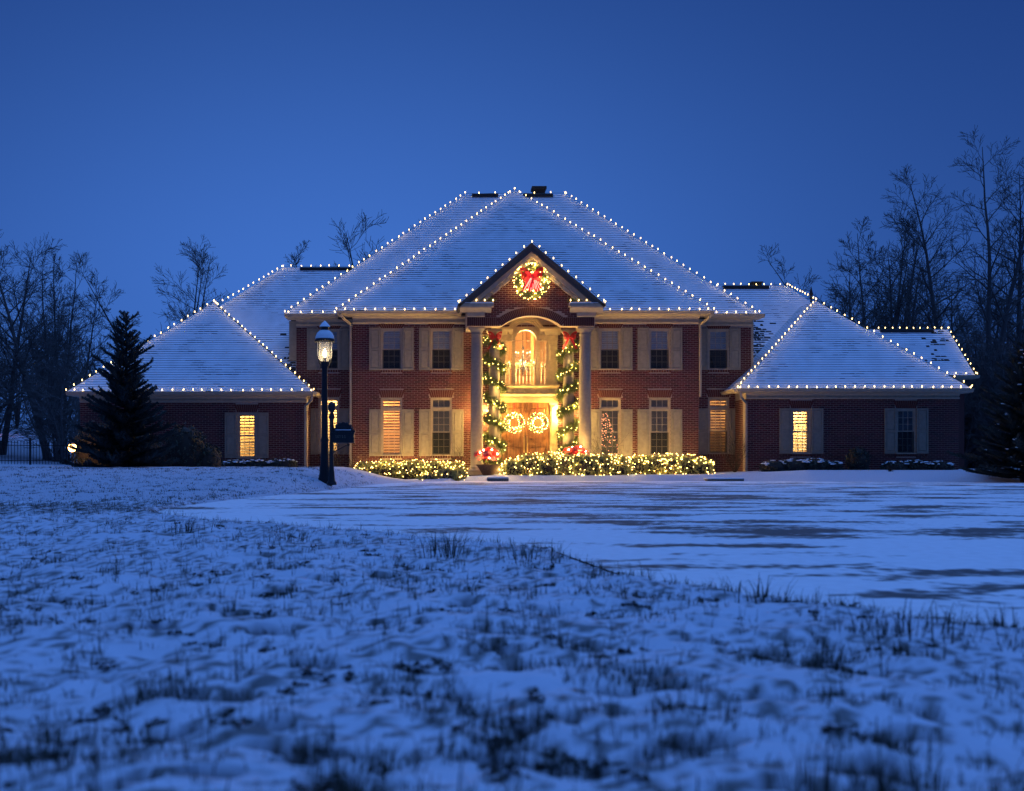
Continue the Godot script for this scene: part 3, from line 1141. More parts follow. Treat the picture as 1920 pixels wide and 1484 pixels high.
	sill_row(wall, sill_mesh, xw, 0.76, ww + 0.06, W)
	window(h, xw, 0.76, 2.40, ww, W, false, 1.0, 22.0, false)
	room(h, xw - 1.0, xw + 1.0, 0.35, 2.7, W + 0.262, W + 2.6, M.room_wall)
	room_lamp(h, V(xw - 0.75, 2.45, W + 1.7), 5.5, Color(1.0, 0.66, 0.22))
	var s_w := shutter_mesh(0.42, 1.62)
	for k in [-1, 1]:
		inst("shutter", s_w, Transform3D(Basis.IDENTITY, V(xw + k * (ww / 2 + 0.22), 0.77, W - 0.004)), h)
	eave(h, -12.66, -3.98, WE, 39.0, wl, wr, W, 0.34)
	b = MB.new()
	b.sweep(GUTTER, V(-3.98, WE, 39.0), V(-3.98, WE, B), Vector3.RIGHT)
	obj("gutter", b, M.trim, h)
	# ---- right wing
	wl = 11.34
	wr = 18.95
	var xs := [13.34, 17.08]
	gaps = []
	bgaps = []
	for x in xs:
		gaps.append([x - ww / 2 - wl, x + ww / 2 - wl, 0.92, 2.54])
		bgaps.append([x - ww / 2 - wl, x + ww / 2 - wl, 0.73, 2.44])
		bgaps.append([x - ww / 2 - 0.05 - wl, x + ww / 2 + 0.05 - wl, 2.44, 2.72])
	b = MB.new()
	wall_boxes(b, V(wl, 0, W), Vector3.RIGHT, Vector3.BACK, wr - wl, 0.0, WE + 0.1, 0.25, gaps)
	b.span(V(wl + 0.01, 0, W + 0.262), V(wl + 0.25, WE + 0.1, B - 0.005))
	b.span(V(wr - 0.25, 0, W + 0.262), V(wr, WE + 0.1, 52.0))
	wall = obj("wall", b, M.mortar, h)
	brick_run(V(wl, 0.1, W), Vector3.RIGHT, Vector3.BACK, wr - wl, 2.78, bgaps)
	brick_run(V(wl, 0.1, B), Vector3.BACK, Vector3.LEFT, B - W, 2.78, [])
	for i in 2:
		jack_arch(wall, xs[i], 2.54, 2.82, ww, W, M.arch_brick)
		sill_row(wall, sill_mesh, xs[i], 0.92, ww + 0.06, W)
		window(h, xs[i], 0.92, 2.54, ww, W, false, 1.0 if i == 0 else 0.0, 20.0, i == 1)
		room(h, xs[i] - 1.0, xs[i] + 1.0, 0.35, 2.8, W + 0.262, W + 2.6, M.room_wall if i == 0 else M.room_dark)
		for k in [-1, 1]:
			inst("shutter", s_w, Transform3D(Basis.IDENTITY, V(xs[i] + k * (ww / 2 + 0.22), 0.93, W - 0.004)), h)
	room_lamp(h, V(xs[0] + 0.75, 2.55, W + 1.7), 8.0, Color(1.0, 0.74, 0.30))
	eave(h, 10.92, 19.2, WE + 0.11, 39.0, wl, wr, W, 0.34)
	b = MB.new()
	b.sweep(GUTTER, V(10.92, WE + 0.11, 39.0), V(10.92, WE + 0.11, B), Vector3.LEFT)
	obj("gutter", b, M.trim, h)
	# taller block far right
	b = MB.new()
	b.span(V(16.5, 0, 46.4), V(22.5, 4.1, 46.6))
	b.span(V(22.25, 0, 46.6), V(22.5, 4.1, 50.6))
	b.extrude([V(22.25, 4.1, 46.5), V(22.25, 4.1, 50.6), V(22.25, 6.2, 48.45)], Vector3(0.2, 0, 0))
	obj("wall", b, M.arch_brick_dark, h)
	eave(h, 16.5, 22.9, 4.24, 46.0, 16.5, 22.5, 46.4, 0.34)
	# ---- all ordinary bricks
	entrance(h)
	var bm := MB.new()
	bm.box(Vector3.ZERO, Vector3.ONE)
	many("brickwork", bm.mesh(M.brick), brick_x, brick_c, h)
	roofs(h)
	# ---- downspouts
	downspout(h, [V(-3.05, EV - 0.13, 39.34), V(-3.0, EV - 0.22, 39.4), V(-2.74, EV - 0.42, 39.93), V(-2.74, 0.15, 39.93)])
	downspout(h, [V(10.1, EV - 0.13, 39.34), V(10.06, EV - 0.22, 39.4), V(9.86, EV - 0.42, 39.93), V(9.86, 3.0, 39.93)])
	downspout(h, [V(-4.02, WE - 0.13, 38.94), V(-4.05, WE - 0.3, 39.0), V(-4.32, WE - 0.48, 39.42), V(-4.32, 0.2, 39.42)])
	downspout(h, [V(11.02, WE - 0.02, 38.94), V(11.06, WE - 0.2, 39.0), V(11.36, WE - 0.38, 39.42), V(11.36, 0.2, 39.42)])
	return h

func roofs(h: Node3D) -> void:
	var k := 0.868
	# two-storey body
	var ry := 11.9
	var a := V(-5.15, EV, 40.2)
	var b := V(12.05, EV, 40.2)
	var c := V(12.05, EV, 53.2)
	var d := V(-5.15, EV, 53.2)
	var e := V(1.62, ry, 46.7)
	var f := V(5.84, ry, 46.7)
	roof(h, [[a, b, f, e]], [[b, c, f], [c, d, e, f], [d, a, e]])
	# hipped front
	var p := V(3.66, 11.95, 46.2)
	a = V(-3.2, EV, 39.4)
	b = V(10.2, EV, 39.4)
	roof(h, [[a, b, p]], [[a, p, V(3.66, 11.95, 46.9), V(-3.2, EV, 46.9)], [b, p, V(3.66, 11.95, 46.9), V(10.2, EV, 46.9)]])
	# left wing: body and hipped front
	a = V(-12.60, WE, 40.2)
	b = V(-4.4, WE, 40.2)
	e = V(-6.10, 8.86, 46.95)
	var tabs := MB.new()
	bare_tabs(tabs, WE, 40.2, (8.86 - WE) / 6.75, -5.9, -4.55, 3.6, 6.1, func(x, y): return smoothstep(0.75, 0.15, (-4.75 - x) - 0.5 * n_mid.get_noise_2d(x, y * 1.5)) * smoothstep(6.1, 5.3, y))
	roof(h, [[a, b, V(-4.4, 8.86, 46.95), e], [V(-4.4, 6.12, 43.74), V(-2.0, 6.12, 43.74), V(-2.0, 8.86, 46.95), V(-4.4, 8.86, 46.95)]], [[a, e, V(-12.60, WE, 53.0)], [V(-12.60, WE, 53.0), e, V(-4.4, 8.86, 46.95), V(-4.4, WE, 53.0)]], tabs)
	a = V(-12.66, WE, 39.0)
	b = V(-3.98, WE, 39.0)
	p = V(-8.32, WE + 3.76, 43.34)
	var p2 := p + Vector3(0, 0, -3.0)
	roof(h, [[a, b, p], [b, p, p2, V(-3.98, WE, 46.34)]], [[a, p, p2, V(-12.66, WE, 46.34)]])
	# right wing
	var we := WE + 0.11
	a = V(10.9, we, 40.9)
	b = V(19.1, we, 40.9)
	e = V(15.0, 7.96, 46.15)
	tabs = MB.new()
	bare_tabs(tabs, we, 40.9, (7.96 - we) / 5.25, 11.9, 14.2, 4.2, 6.4, func(x, y): return smoothstep(0.95, 0.35, absf(x - 12.45 - 0.25 * (y - 4.4)) - 0.55 * n_mid.get_noise_2d(x, y * 1.5)) * smoothstep(6.45, 6.1, y) * 0.92)
	roof(h, [[a, b, e, V(10.9, 7.96, 46.15)]], [[b, e, V(19.1, we, 53.0)]], tabs)
	a = V(10.92, we, 39.0)
	b = V(19.16, we, 39.0)
	p = V(15.12, we + 3.68, 43.1)
	p2 = p + Vector3(0, 0, -3.0)
	roof(h, [[a, b, p], [a, p, p2, V(10.92, we, 46.1)]], [[b, p, p2, V(19.16, we, 46.1)]])
	# far right block
	a = V(16.5, 4.24, 46.0)
	b = V(22.75, 4.24, 46.0)
	e = V(22.75, 6.42, 48.4)
	var g := V(16.5, 6.42, 48.4)
	tabs = MB.new()
	bare_tabs(tabs, 4.24, 46.0, 2.18 / 2.4, 20.6, 22.7, 4.6, 6.4, func(x, y): return smoothstep(0.6, 0.1, absf(x - (21.0 + (y - 4.24) * 0.6)) - 0.45 * n_mid.get_noise_2d(x * 1.2, y * 1.8)) * (0.75 if y > 5.6 else 0.4))
	roof(h, [[a, b, e, g]], [[g, e, V(22.75, 4.24, 50.8), V(16.5, 4.24, 50.8)]], tabs)
	# ridge vents, chimney vents and finial
	for q in [[1.9, 3.0, ry - 0.06, 46.62], [4.05, 5.3, ry - 0.06, 46.62], [-5.35, -3.15, 8.80, 46.88], [12.3, 14.2, 7.90, 46.08], [19.75, 22.05, 6.36, 48.33]]:
		var v := MB.new()
		v.bevel_box(V((q[0] + q[1]) / 2, q[2], q[3] - 0.05), Vector3(q[1] - q[0], 0.13, 0.2), 0.03)
		obj("ridge_vent", v, M.dark, h)
	var ch := MB.new()
	ch.span(V(4.52, 11.6, 47.0), V(5.02, 12.22, 47.5))
	ch.span(V(4.46, 12.22, 46.94), V(5.08, 12.33, 47.56))
	obj("chimney", ch, M.dark, h)
	ch = MB.new()
	ch.span(V(13.6, 7.8, 46.3), V(14.0, 8.12, 46.7))
	ch.span(V(13.56, 8.12, 46.26), V(14.04, 8.18, 46.74))
	obj("roof_vent", ch, M.dark, h)
	ch = MB.new()
	ch.lathe(V(15.05, we + 3.7, 43.4), [Vector2(0.05, 0), Vector2(0.03, 0.08), Vector2(0.07, 0.14), Vector2(0.03, 0.2), Vector2(0.085, 0.28), Vector2(0.05, 0.4), Vector2(0.004, 0.62)], 10)
	obj("finial", ch, M.black_metal, h)

# ---------------------------------------------------------------- entrance: portico, hall window, doors
func arch_y(x: float) -> float:   # underside of the portico arch
	var r := 1.64
	var q := absf(x - 3.60)
	return 5.30 - (r - 0.36) + sqrt(maxf(r * r - q * q, 0.0)) if q < 1.025 else 5.30

func gable_y(x: float) -> float:
	return 7.93 - absf(x - XC) * 0.84

func entrance(h: Node3D) -> void:
	var D := 38.1
	var x0 := 1.385
	var x1 := 5.78
	# floor and step
	var b := MB.new()
	b.span(V(1.25, -0.05, 37.75), V(5.9, 0.19, 40.0))
	obj("porch_floor", b, M.stone, h)
	b = MB.new()
	b.span(V(1.30, -0.05, 37.35), V(2.65, 0.10, 37.75))
	obj("step", b, M.stone, h)
	# brick beam with arch
	b = MB.new()
	var n := 60
	for i in n:
		var xa := x0 + (x1 - x0) * i / n
		var xb := x0 + (x1 - x0) * (i + 1) / n
		b.extrude([V(xa, arch_y(xa), D + 0.012), V(xb, arch_y(xb), D + 0.012), V(xb, gable_y(xb), D + 0.012), V(xa, gable_y(xa), D + 0.012)], Vector3(0, 0, -0.4))
	b.span(V(x0, 5.30, D + 0.412), V(x0 + 0.4, 5.95, 39.99))
	b.span(V(x1 - 0.4, 5.30, D + 0.412), V(x1, 5.95, 39.99))
	var wall := obj("wall", b, M.mortar, h)
	brick_run(V(x0, 5.61, D), Vector3.RIGHT, Vector3.BACK, x1 - x0, 2.4, [], func(x, y): return y < gable_y(x) - 0.05 and Vector2(x - 3.60, y - (5.30 - 1.28)).length() > 1.93)
	# soldier band and arch ring, each brick of its own
	var x := x0 + 0.035
	while x < x1:
		if absf(x - 3.60) > 1.10:
			var sb := MB.new()
			var top := 5.60
			sb.bevel_box(V(x, (5.305 + top) / 2, D + 0.005), Vector3(0.06, top - 5.305, 0.05), 0.004)
			obj("brick", sb, M.arch_brick_dark, wall)
		x += 0.0705
	var cnt := 38
	var half := asin(1.025 / 1.64)
	for i in cnt:
		var t0 := -half + 2.0 * half * i / cnt + 0.003
		var t1 := -half + 2.0 * half * (i + 1) / cnt - 0.003
		var q := []
		for s in [[t0, 1.645], [t1, 1.645], [t1, 1.925], [t0, 1.925]]:
			q.append(V(3.60 + sin(s[0]) * s[1], 5.30 - 1.28 + cos(s[0]) * s[1], D - 0.022))
		var sb := MB.new()
		sb.extrude(q, Vector3(0, 0, -0.06))
		obj("brick", sb, M.arch_brick_dark, wall)
	# portico ceiling
	b = MB.new()
	b.span(V(x0 + 0.4, 5.96, D + 0.412), V(x1 - 0.4, 6.02, 40.0))
	obj("porch_ceiling", b, M.cream, h)
	# gable roof and rake mouldings
	var deck := MB.new()
	var rake := MB.new()
	var blocks := MB.new()
	for s in [-1, 1]:
		var slope := Vector3(s * 1.0, -0.84, 0).normalized()
		var nrm := Vector3(s * 0.84, 1.0, 0).normalized()
		var bs := Basis(slope * s, nrm, Vector3.BACK)
		var ln := 2.52 * sqrt(1 + 0.84 * 0.84)
		var peak := V(XC, 8.09, 37.72)
		var q := [peak, peak + slope * ln, peak + slope * ln - nrm * 0.10, peak - Vector3.UP * 0.131]
		deck.extrude(q, Vector3(0, 0, -4.4))
		# snow-free dark edge boards, then stepped cream mouldings
		q = [peak - Vector3.UP * 0.131 + Vector3(0, 0, -0.02), peak + slope * (ln - 0.1) - nrm * 0.10 + Vector3(0, 0, -0.02), peak + slope * (ln - 0.24) - nrm * 0.22 + Vector3(0, 0, -0.02), peak - Vector3.UP * 0.288 + Vector3(0, 0, -0.02)]
		deck.extrude(q, Vector3(0, 0, -0.06))
		q = [peak - Vector3.UP * 0.288 + Vector3(0, 0, -0.10), peak + slope * (ln - 0.24) - nrm * 0.22 + Vector3(0, 0, -0.10), peak + slope * (ln - 0.42) - nrm * 0.36 + Vector3(0, 0, -0.10), peak - Vector3.UP * 0.472 + Vector3(0, 0, -0.10)]
		rake.extrude(q, Vector3(0, 0, -0.28))
		q = [peak - Vector3.UP * 0.472 + Vector3(0, 0, -0.24), peak + slope * (ln - 0.42) - nrm * 0.36 + Vector3(0, 0, -0.24), peak + slope * (ln - 0.6) - nrm * 0.47 + Vector3(0, 0, -0.24), peak - Vector3.UP * 0.615 + Vector3(0, 0, -0.24)]
		rake.extrude(q, Vector3(0, 0, -0.14))
		for i in 6:
			var at: Vector3 = peak + slope * (0.62 + i * 0.44) - nrm * 0.44 + Vector3(0, 0, -0.20)
			blocks.bevel_box(at, Vector3(0.30, 0.13, 0.13), 0.02, bs)
	obj("gable_roof", deck, M.rake, h)
	obj("rake_moulding", rake, M.trim, h)
	obj("rake_blocks", blocks, M.trim, h)
	# cornice returns
	for s in [-1, 1]:
		var a := 1.09 if s < 0 else 4.86
		var e := 2.29 if s < 0 else 6.10
		b = MB.new()
		b.span(V(a, 5.93, 37.72), V(e, 6.03, 38.09))
		b.sweep([Vector2(0, 0), Vector2(0.34, 0), Vector2(0.33, -0.04), Vector2(0.24, -0.10), Vector2(0.16, -0.15), Vector2(0.10, -0.17), Vector2(0, -0.17)], V(a + 0.05, 5.93, 38.09), V(e - 0.08, 5.93, 38.09), Vector3.BACK)
		b.sweep([Vector2(0, 0), Vector2(0.09, 0), Vector2(0.08, -0.12), Vector2(0.03, -0.15), Vector2(0, -0.15)], V(a + 0.3, 5.76, 38.085), V(e - 0.3, 5.76, 38.085), Vector3.BACK)
		var o := obj("cornice_return", b, M.trim, h)
		b = MB.new()
		b.bevel_box(V((a + e) / 2, 6.055, 37.9), Vector3(e - a - 0.04, 0.05, 0.33), 0.02)
		obj("snow_cover", b, M.snow, o)
	# columns
	for x_c in [1.74, 5.497]:
		column(h, x_c, 38.5, 0.19, 5.30, 0.215)
	for x_c in [2.39, 5.01]:
		column(h, x_c, 39.2, 0.19, 5.30, 0.2)
	# ---- hall window over the doors
	var F := 40.0
	b = MB.new()
	# head above the doors, modillion blocks, sill
	b.span(V(2.42, 2.78, F - 0.06), V(4.72, 3.02, F + 0.2))
	b.sweep(CROWN, V(2.40, 3.08, F - 0.06), V(4.74, 3.08, F - 0.06), Vector3.BACK)
	b.span(V(2.42, 3.02, F - 0.04), V(4.72, 3.36, F + 0.2))
	b.span(V(2.36, 3.36, F - 0.20), V(4.78, 3.43, F + 0.2))
	b.sweep([Vector2(0, 0), Vector2(0.12, 0), Vector2(0.1, -0.04), Vector2(0.04, -0.08), Vector2(0, -0.09)], V(2.40, 3.355, F - 0.04), V(4.74, 3.355, F - 0.04), Vector3.BACK)
	b.span(V(2.55, 2.84, F - 0.075), V(4.59, 2.96, F - 0.06))
	for i in 5:
		b.bevel_box(V(2.72 + i * 0.43, 3.18, F - 0.07), Vector3(0.11, 0.09, 0.08), 0.015)
	# pilasters and mullions
	for s in [-1, 1]:
		b.span(V(XC + s * 0.80, 3.43, F - 0.03), V(XC + s * 1.13, 5.0, F + 0.2))
		b.bevel_box(V(XC + s * 0.965, 4.2, F - 0.04), Vector3(0.2, 1.35, 0.02), 0.008)
		b.span(V(XC + s * 0.39, 3.43, F - 0.02), V(XC + s * 0.50, 5.0, F + 0.2))
		b.span(V(XC + s * 0.75, 3.43, F + 0.0), V(XC + s * 0.80, 5.0, F + 0.2))
		# entablature over side lights
		b.span(V(XC + s * 0.50, 5.0, F - 0.05), V(XC + s * 1.16, 5.2, F + 0.2))
		b.sweep([Vector2(0, 0), Vector2(0.2, 0), Vector2(0.19, -0.06), Vector2(0.12, -0.13), Vector2(0.08, -0.2), Vector2(0.03, -0.25), Vector2(0, -0.25)], V(XC + s * 0.48, 5.46, F - 0.05), V(XC + s * 1.24, 5.46, F - 0.05), Vector3.BACK)
		b.span(V(XC + s * 0.50, 5.2, F - 0.05), V(XC + s * 1.16, 5.46, F + 0.2))
		b.bevel_box(V(XC + s * 0.52, 5.1, F - 0.09), Vector3(0.1, 0.2, 0.08), 0.015)
	# arch rings
	var seg := 20
	for rr in [[0.385, 0.49, 5.015, -0.07], [0.49, 0.56, 5.17, -0.04], [0.55, 0.61, 5.19, -0.10], [0.60, 0.68, 5.21, -0.16]]:
		for i in seg:
			var t0 := PI * i / seg
			var t1 := PI * (i + 1) / seg
			var q := []
			for s in [[t0, rr[0]], [t1, rr[0]], [t1, rr[1]], [t0, rr[1]]]:
				q.append(V(XC + cos(s[0]) * s[1], rr[2] + sin(s[0]) * s[1], F + rr[3]))
			b.extrude(q, Vector3(0, 0, rr[3] - 0.2))
	# fill between the arch glass and the square opening
	for i in seg:
		var t0 := PI * i / seg
		var t1 := PI * (i + 1) / seg
		var p0 := V(XC + cos(t0) * 0.47, 5.015 + sin(t0) * 0.47, F + 0.0)
		var p1 := V(XC + cos(t1) * 0.47, 5.015 + sin(t1) * 0.47, F + 0.0)
		b.extrude([p0, p1, V(p1.x, 5.5, F), V(p0.x, 5.5, F)], Vector3(0, 0, -0.1))
	obj("entrance_surround", b, M.cream, h)
	# fill behind entablatures, above
	b = MB.new()
	b.span(V(2.42, 5.46, F + 0.03), V(4.72, 5.95, F + 0.25))
	obj("wall", b, M.cream, h)
	# glazing bars and panes
	var win := Node3D.new()
	win.name = "hall_window"
	h.add_child(win, true)
	wpos[win] = V(XC, 3.43, F)
	win.position = wpos[win] - host(h)
	b = MB.new()
	for s in [-1, 1]:
		sash(b, win, XC + s * 0.62 - 0.13, XC + s * 0.62 + 0.13, 3.43, 5.0, F + 0.05, 2, 5, 0.02)
	sash(b, win, XC - 0.39, XC + 0.39, 3.43, 5.03, F + 0.05, 3, 5, 0.025)
	obj("sash", b, M.cream, win)
	b = MB.new()
	for i in 16:
		var t0 := PI * i / 16.0
		var t1 := PI * (i + 1) / 16.0
		b.tri(V(XC, 5.03, F + 0.06), V(XC + cos(t0) * 0.385, 5.03 + sin(t0) * 0.37, F + 0.06), V(XC + cos(t1) * 0.385, 5.03 + sin(t1) * 0.37, F + 0.06), Vector3.BACK)
	obj("pane", b, M.glass, win)
	# ---- doors
	for s in [-1, 1]:
		var xd: float = XC + s * 0.435
		b = MB.new()
		b.span(V(xd - 0.428, 0.2, F + 0.02), V(xd + 0.428, 2.78, F + 0.08))
		# stiles and rails
		for q in [[-0.428, -0.30, 0.2, 2.78], [0.30, 0.428, 0.2, 2.78], [-0.30, 0.30, 0.2, 0.42], [-0.30, 0.30, 1.22, 1.42], [-0.30, 0.30, 2.62, 2.78]]:
			b.span(V(xd + q[0], q[2], F - 0.005), V(xd + q[1], q[3], F + 0.02))
		var dr := obj("door", b, M.door_wood, h)
		var pn := MB.new()
		pn.bevel_box(V(xd, 0.82, F + 0.012), Vector3(0.5, 0.70, 0.03), 0.02)
		pn.bevel_box(V(xd, 2.02, F + 0.012), Vector3(0.5, 1.10, 0.03), 0.02)
		obj("panel", pn, M.door_panel, dr)
		pn = MB.new()
		for q in [[0.19, 0.03], [0.14, 0.045], [0.08, 0.055]]:
			var disc := []
			for i in 20:
				disc.append(V(xd + cos(TAU * i / 20) * q[0], 1.42 + sin(TAU * i / 20) * q[0], F - q[1]))
			pn.extrude(disc, Vector3(0, 0, -q[1] - 0.01))
		for i in 12:
			pn.box(V(xd + cos(TAU * i / 12) * 0.11, 1.42 + sin(TAU * i / 12) * 0.11, F - 0.05), Vector3(0.035, 0.02, 0.02), Basis(Vector3.BACK, TAU * i / 12))
		obj("medallion", pn, M.door_panel, dr)
		pn = MB.new()
		var hx: float = xd - s * 0.38
		pn.tube([V(hx, 1.0, F - 0.01), V(hx, 1.03, F - 0.07), V(hx, 1.5, F - 0.07), V(hx, 1.53, F - 0.01)], [0.014, 0.016, 0.016, 0.014], 8)
		pn.span(V(hx - 0.025, 0.97, F - 0.015), V(hx + 0.025, 1.56, F - 0.004))
		obj("handle", pn, M.brass, dr)
		# casing
		b = MB.new()
		b.span(V(XC + s * 0.87, 0.19, F - 0.03), V(XC + s * 1.15, 2.78, F + 0.2))
		b.bevel_box(V(XC + s * 1.01, 1.95, F - 0.04), Vector3(0.17, 1.4, 0.022), 0.01)
		b.bevel_box(V(XC + s * 1.01, 0.75, F - 0.04), Vector3(0.17, 0.8, 0.022), 0.01)
		obj("door_casing", b, M.cream, h)
		# wall lantern beside the casing
		var lx: float = XC + s * 1.30
		b = MB.new()
		b.span(V(lx - 0.05, 2.25, F - 0.03), V(lx + 0.05, 2.65, F - 0.002))
		b.tube([V(lx, 2.6, F - 0.02), V(lx, 2.74, F - 0.1), V(lx, 2.70, F - 0.17), V(lx, 2.63, F - 0.17)], [0.012, 0.012, 0.012, 0.012], 6)
		b.lathe(V(lx, 2.52, F - 0.17), [Vector2(0.10, 0), Vector2(0.10, 0.02), Vector2(0.03, 0.10), Vector2(0.012, 0.13)], 8)
		b.lathe(V(lx, 2.2, F - 0.17), [Vector2(0.01, -0.05), Vector2(0.06, 0), Vector2(0.06, 0.02)], 8)
		for i in 4:
			var t := TAU * (i + 0.5) / 4
			b.tube([V(lx + cos(t) * 0.055, 2.21, F - 0.17 + sin(t) * 0.055), V(lx + cos(t) * 0.085, 2.53, F - 0.17 + sin(t) * 0.085)], [0.006, 0.006], 4)
		var sc := obj("wall_lantern", b, M.black_metal, h)
		b = MB.new()
		b.lathe(V(lx, 2.28, F - 0.17), [Vector2(0.002, 0), Vector2(0.03, 0.04), Vector2(0.035, 0.10), Vector2(0.02, 0.17), Vector2(0.002, 0.2)], 10)
		obj("bulb", b, M.sconce_bulb, sc)
		lamp(V(lx, 2.38, F - 0.17), 16.0, WARM, sc, 0.06)
	# ---- two-storey stair hall behind the window
	b = MB.new()
	var m0 := 1.7
	var m1 := 5.5
	b.span(V(m0 - 0.06, 2.9, F + 0.26), V(m0, 6.66, 46.5))
	b.span(V(m1, 2.9, F + 0.26), V(m1 + 0.06, 6.66, 46.5))
	b.span(V(m0, 6.6, F + 0.26), V(m1, 6.66, 46.5))
	b.span(V(m0, 5.95, F + 0.252), V(m1, 6.6, F + 0.3))
	wall_boxes(b, V(m0, 0, 46.4), Vector3.RIGHT, Vector3.BACK, m1 - m0, 2.9, 6.6, 0.1, [[0.95, 1.6, 3.9, 5.6]])
	b.span(V(m0, 2.9, F + 0.26), V(m1, 2.96, 42.6))
	b.span(V(m0, 3.40, 42.9), V(m1, 3.52, 46.4))
	b.span(V(4.15, 3.52, 44.2), V(4.27, 6.6, 46.4))
	obj("hall_room", b, M.foyer_wall, h)
	b = MB.new()
	for q in [0.95]:
		sash(b, win, m0 + q, m0 + q + 0.65, 3.9, 4.75, 46.43, 3, 3, 0.05)
		sash(b, win, m0 + q, m0 + q + 0.65, 4.75, 5.6, 46.43, 3, 3, 0.05)
		b.span(V(m0 + q - 0.12, 3.85, 46.36), V(m0 + q, 5.72, 46.4))
		b.span(V(m0 + q + 0.65, 3.85, 46.36), V(m0 + q + 0.75, 5.72, 46.4))
	obj("rear_sash", b, M.cream, win)
	b = MB.new()
	b.span(V(m0, 4.42, 42.96), V(m1, 4.49, 43.04))
	b.span(V(m0, 3.56, 42.98), V(m1, 3.60, 43.02))
	var rail := obj("balustrade", b, M.door_wood, h)
	var bal := MB.new()
	bal.lathe(Vector3.ZERO, [Vector2(0.02, 0.0), Vector2(0.02, 0.15), Vector2(0.032, 0.28), Vector2(0.016, 0.45), Vector2(0.02, 0.84)], 6)
	var bm := bal.mesh(M.shutter)
	var bx := m0 + 0.08
	while bx < m1:
		inst("baluster", bm, Transform3D(Basis.IDENTITY, V(bx, 3.59, 43.0)), rail)
		bx += 0.14

func column(h: Node3D, x: float, d: float, y0: float, y1: float, r: float) -> void:
	var b := MB.new()
	b.span(V(x - r * 1.45, y0, d - r * 1.45), V(x + r * 1.45, y0 + 0.10, d + r * 1.45))
	b.span(V(x - r * 1.3, y1 - 0.07, d - r * 1.3), V(x + r * 1.3, y1, d + r * 1.3))
	var hh := y1 - y0
	b.lathe(V(x, y0, d), [Vector2(r * 1.38, 0.10), Vector2(r * 1.42, 0.14), Vector2(r * 1.36, 0.19), Vector2(r * 1.18, 0.20), Vector2(r * 1.16, 0.23), Vector2(r * 1.25, 0.26), Vector2(r * 1.1, 0.29), Vector2(r * 1.02, 0.34), Vector2(r, hh * 0.35), Vector2(r * 0.95, hh * 0.7), Vector2(r * 0.87, hh - 0.32), Vector2(r * 0.87, hh - 0.28), Vector2(r * 0.97, hh - 0.265), Vector2(r * 0.97, hh - 0.24), Vector2(r * 0.88, hh - 0.23), Vector2(r * 0.88, hh - 0.17), Vector2(r * 1.0, hh - 0.15), Vector2(r * 1.2, hh - 0.07)], 28)
	obj("column", b, M.column, h)

# ---------------------------------------------------------------- lights on strings
var c9: ArrayMesh
var mini: ArrayMesh
var tree_mini: ArrayMesh

func bulbs_ready() -> void:
	var b := MB.new()
	b.lathe(Vector3.ZERO, [Vector2(0.008, 0.0), Vector2(0.018, 0.018), Vector2(0.0195, 0.032), Vector2(0.012, 0.055), Vector2(0.002, 0.072)], 7)
	c9 = b.mesh(M.bulb)
	b = MB.new()
	b.ball(Vector3.ZERO, Vector3.ONE * 0.0135, 3, 5)
	mini = b.mesh(M.mini_bulb)
	b = MB.new()
	b.ball(Vector3.ZERO, Vector3.ONE * 0.02, 3, 5)
	tree_mini = b.mesh(M.tree_bulb)

func roof_string(label: String, pts: Array, gap := 0.345, lift := 0.035) -> void:
	var t := thing("light_string", pts[0], label, "string lights", "bulb strings along the roof lines")
	var wire := []
	var total := 0.0
	for i in pts.size() - 1:
		total += pts[i].distance_to(pts[i + 1])
	var n := maxi(int(round(total / gap)), 1)
	var step := total / n
	var at := 0.0
	var seg := 0
	var done := 0.0
	for k in n + 1:
		var s := k * step
		while seg < pts.size() - 2 and s > done + pts[seg].distance_to(pts[seg + 1]) + 1e-4:
			done += pts[seg].distance_to(pts[seg + 1])
			seg += 1
		var l: float = pts[seg].distance_to(pts[seg + 1])
		var f := clampf((s - done) / l + R(-0.1, 0.1) * step / l, 0.0, 1.0)
		var p: Vector3 = pts[seg].lerp(pts[seg + 1], f) + Vector3(0, lift + R(-0.014, 0.014), 0.0)
		wire.append(p + Vector3(0, R(-0.012, 0.0), 0))
		var bs := Basis.from_euler(Vector3(R(-0.35, 0.35), R(0, TAU), R(-0.35, 0.35)))
		inst("bulb", c9, Transform3D(bs, p), t)
		lamp(p + bs.y * 0.036, 0.0095, ROOF_WARM, t, 0.02, 6.0)
	var b := MB.new()
	var rad := []
	for q in wire: rad.append(0.006)
	b.tube(wire, rad, 4)
	obj("wire", b, M.wire, t)

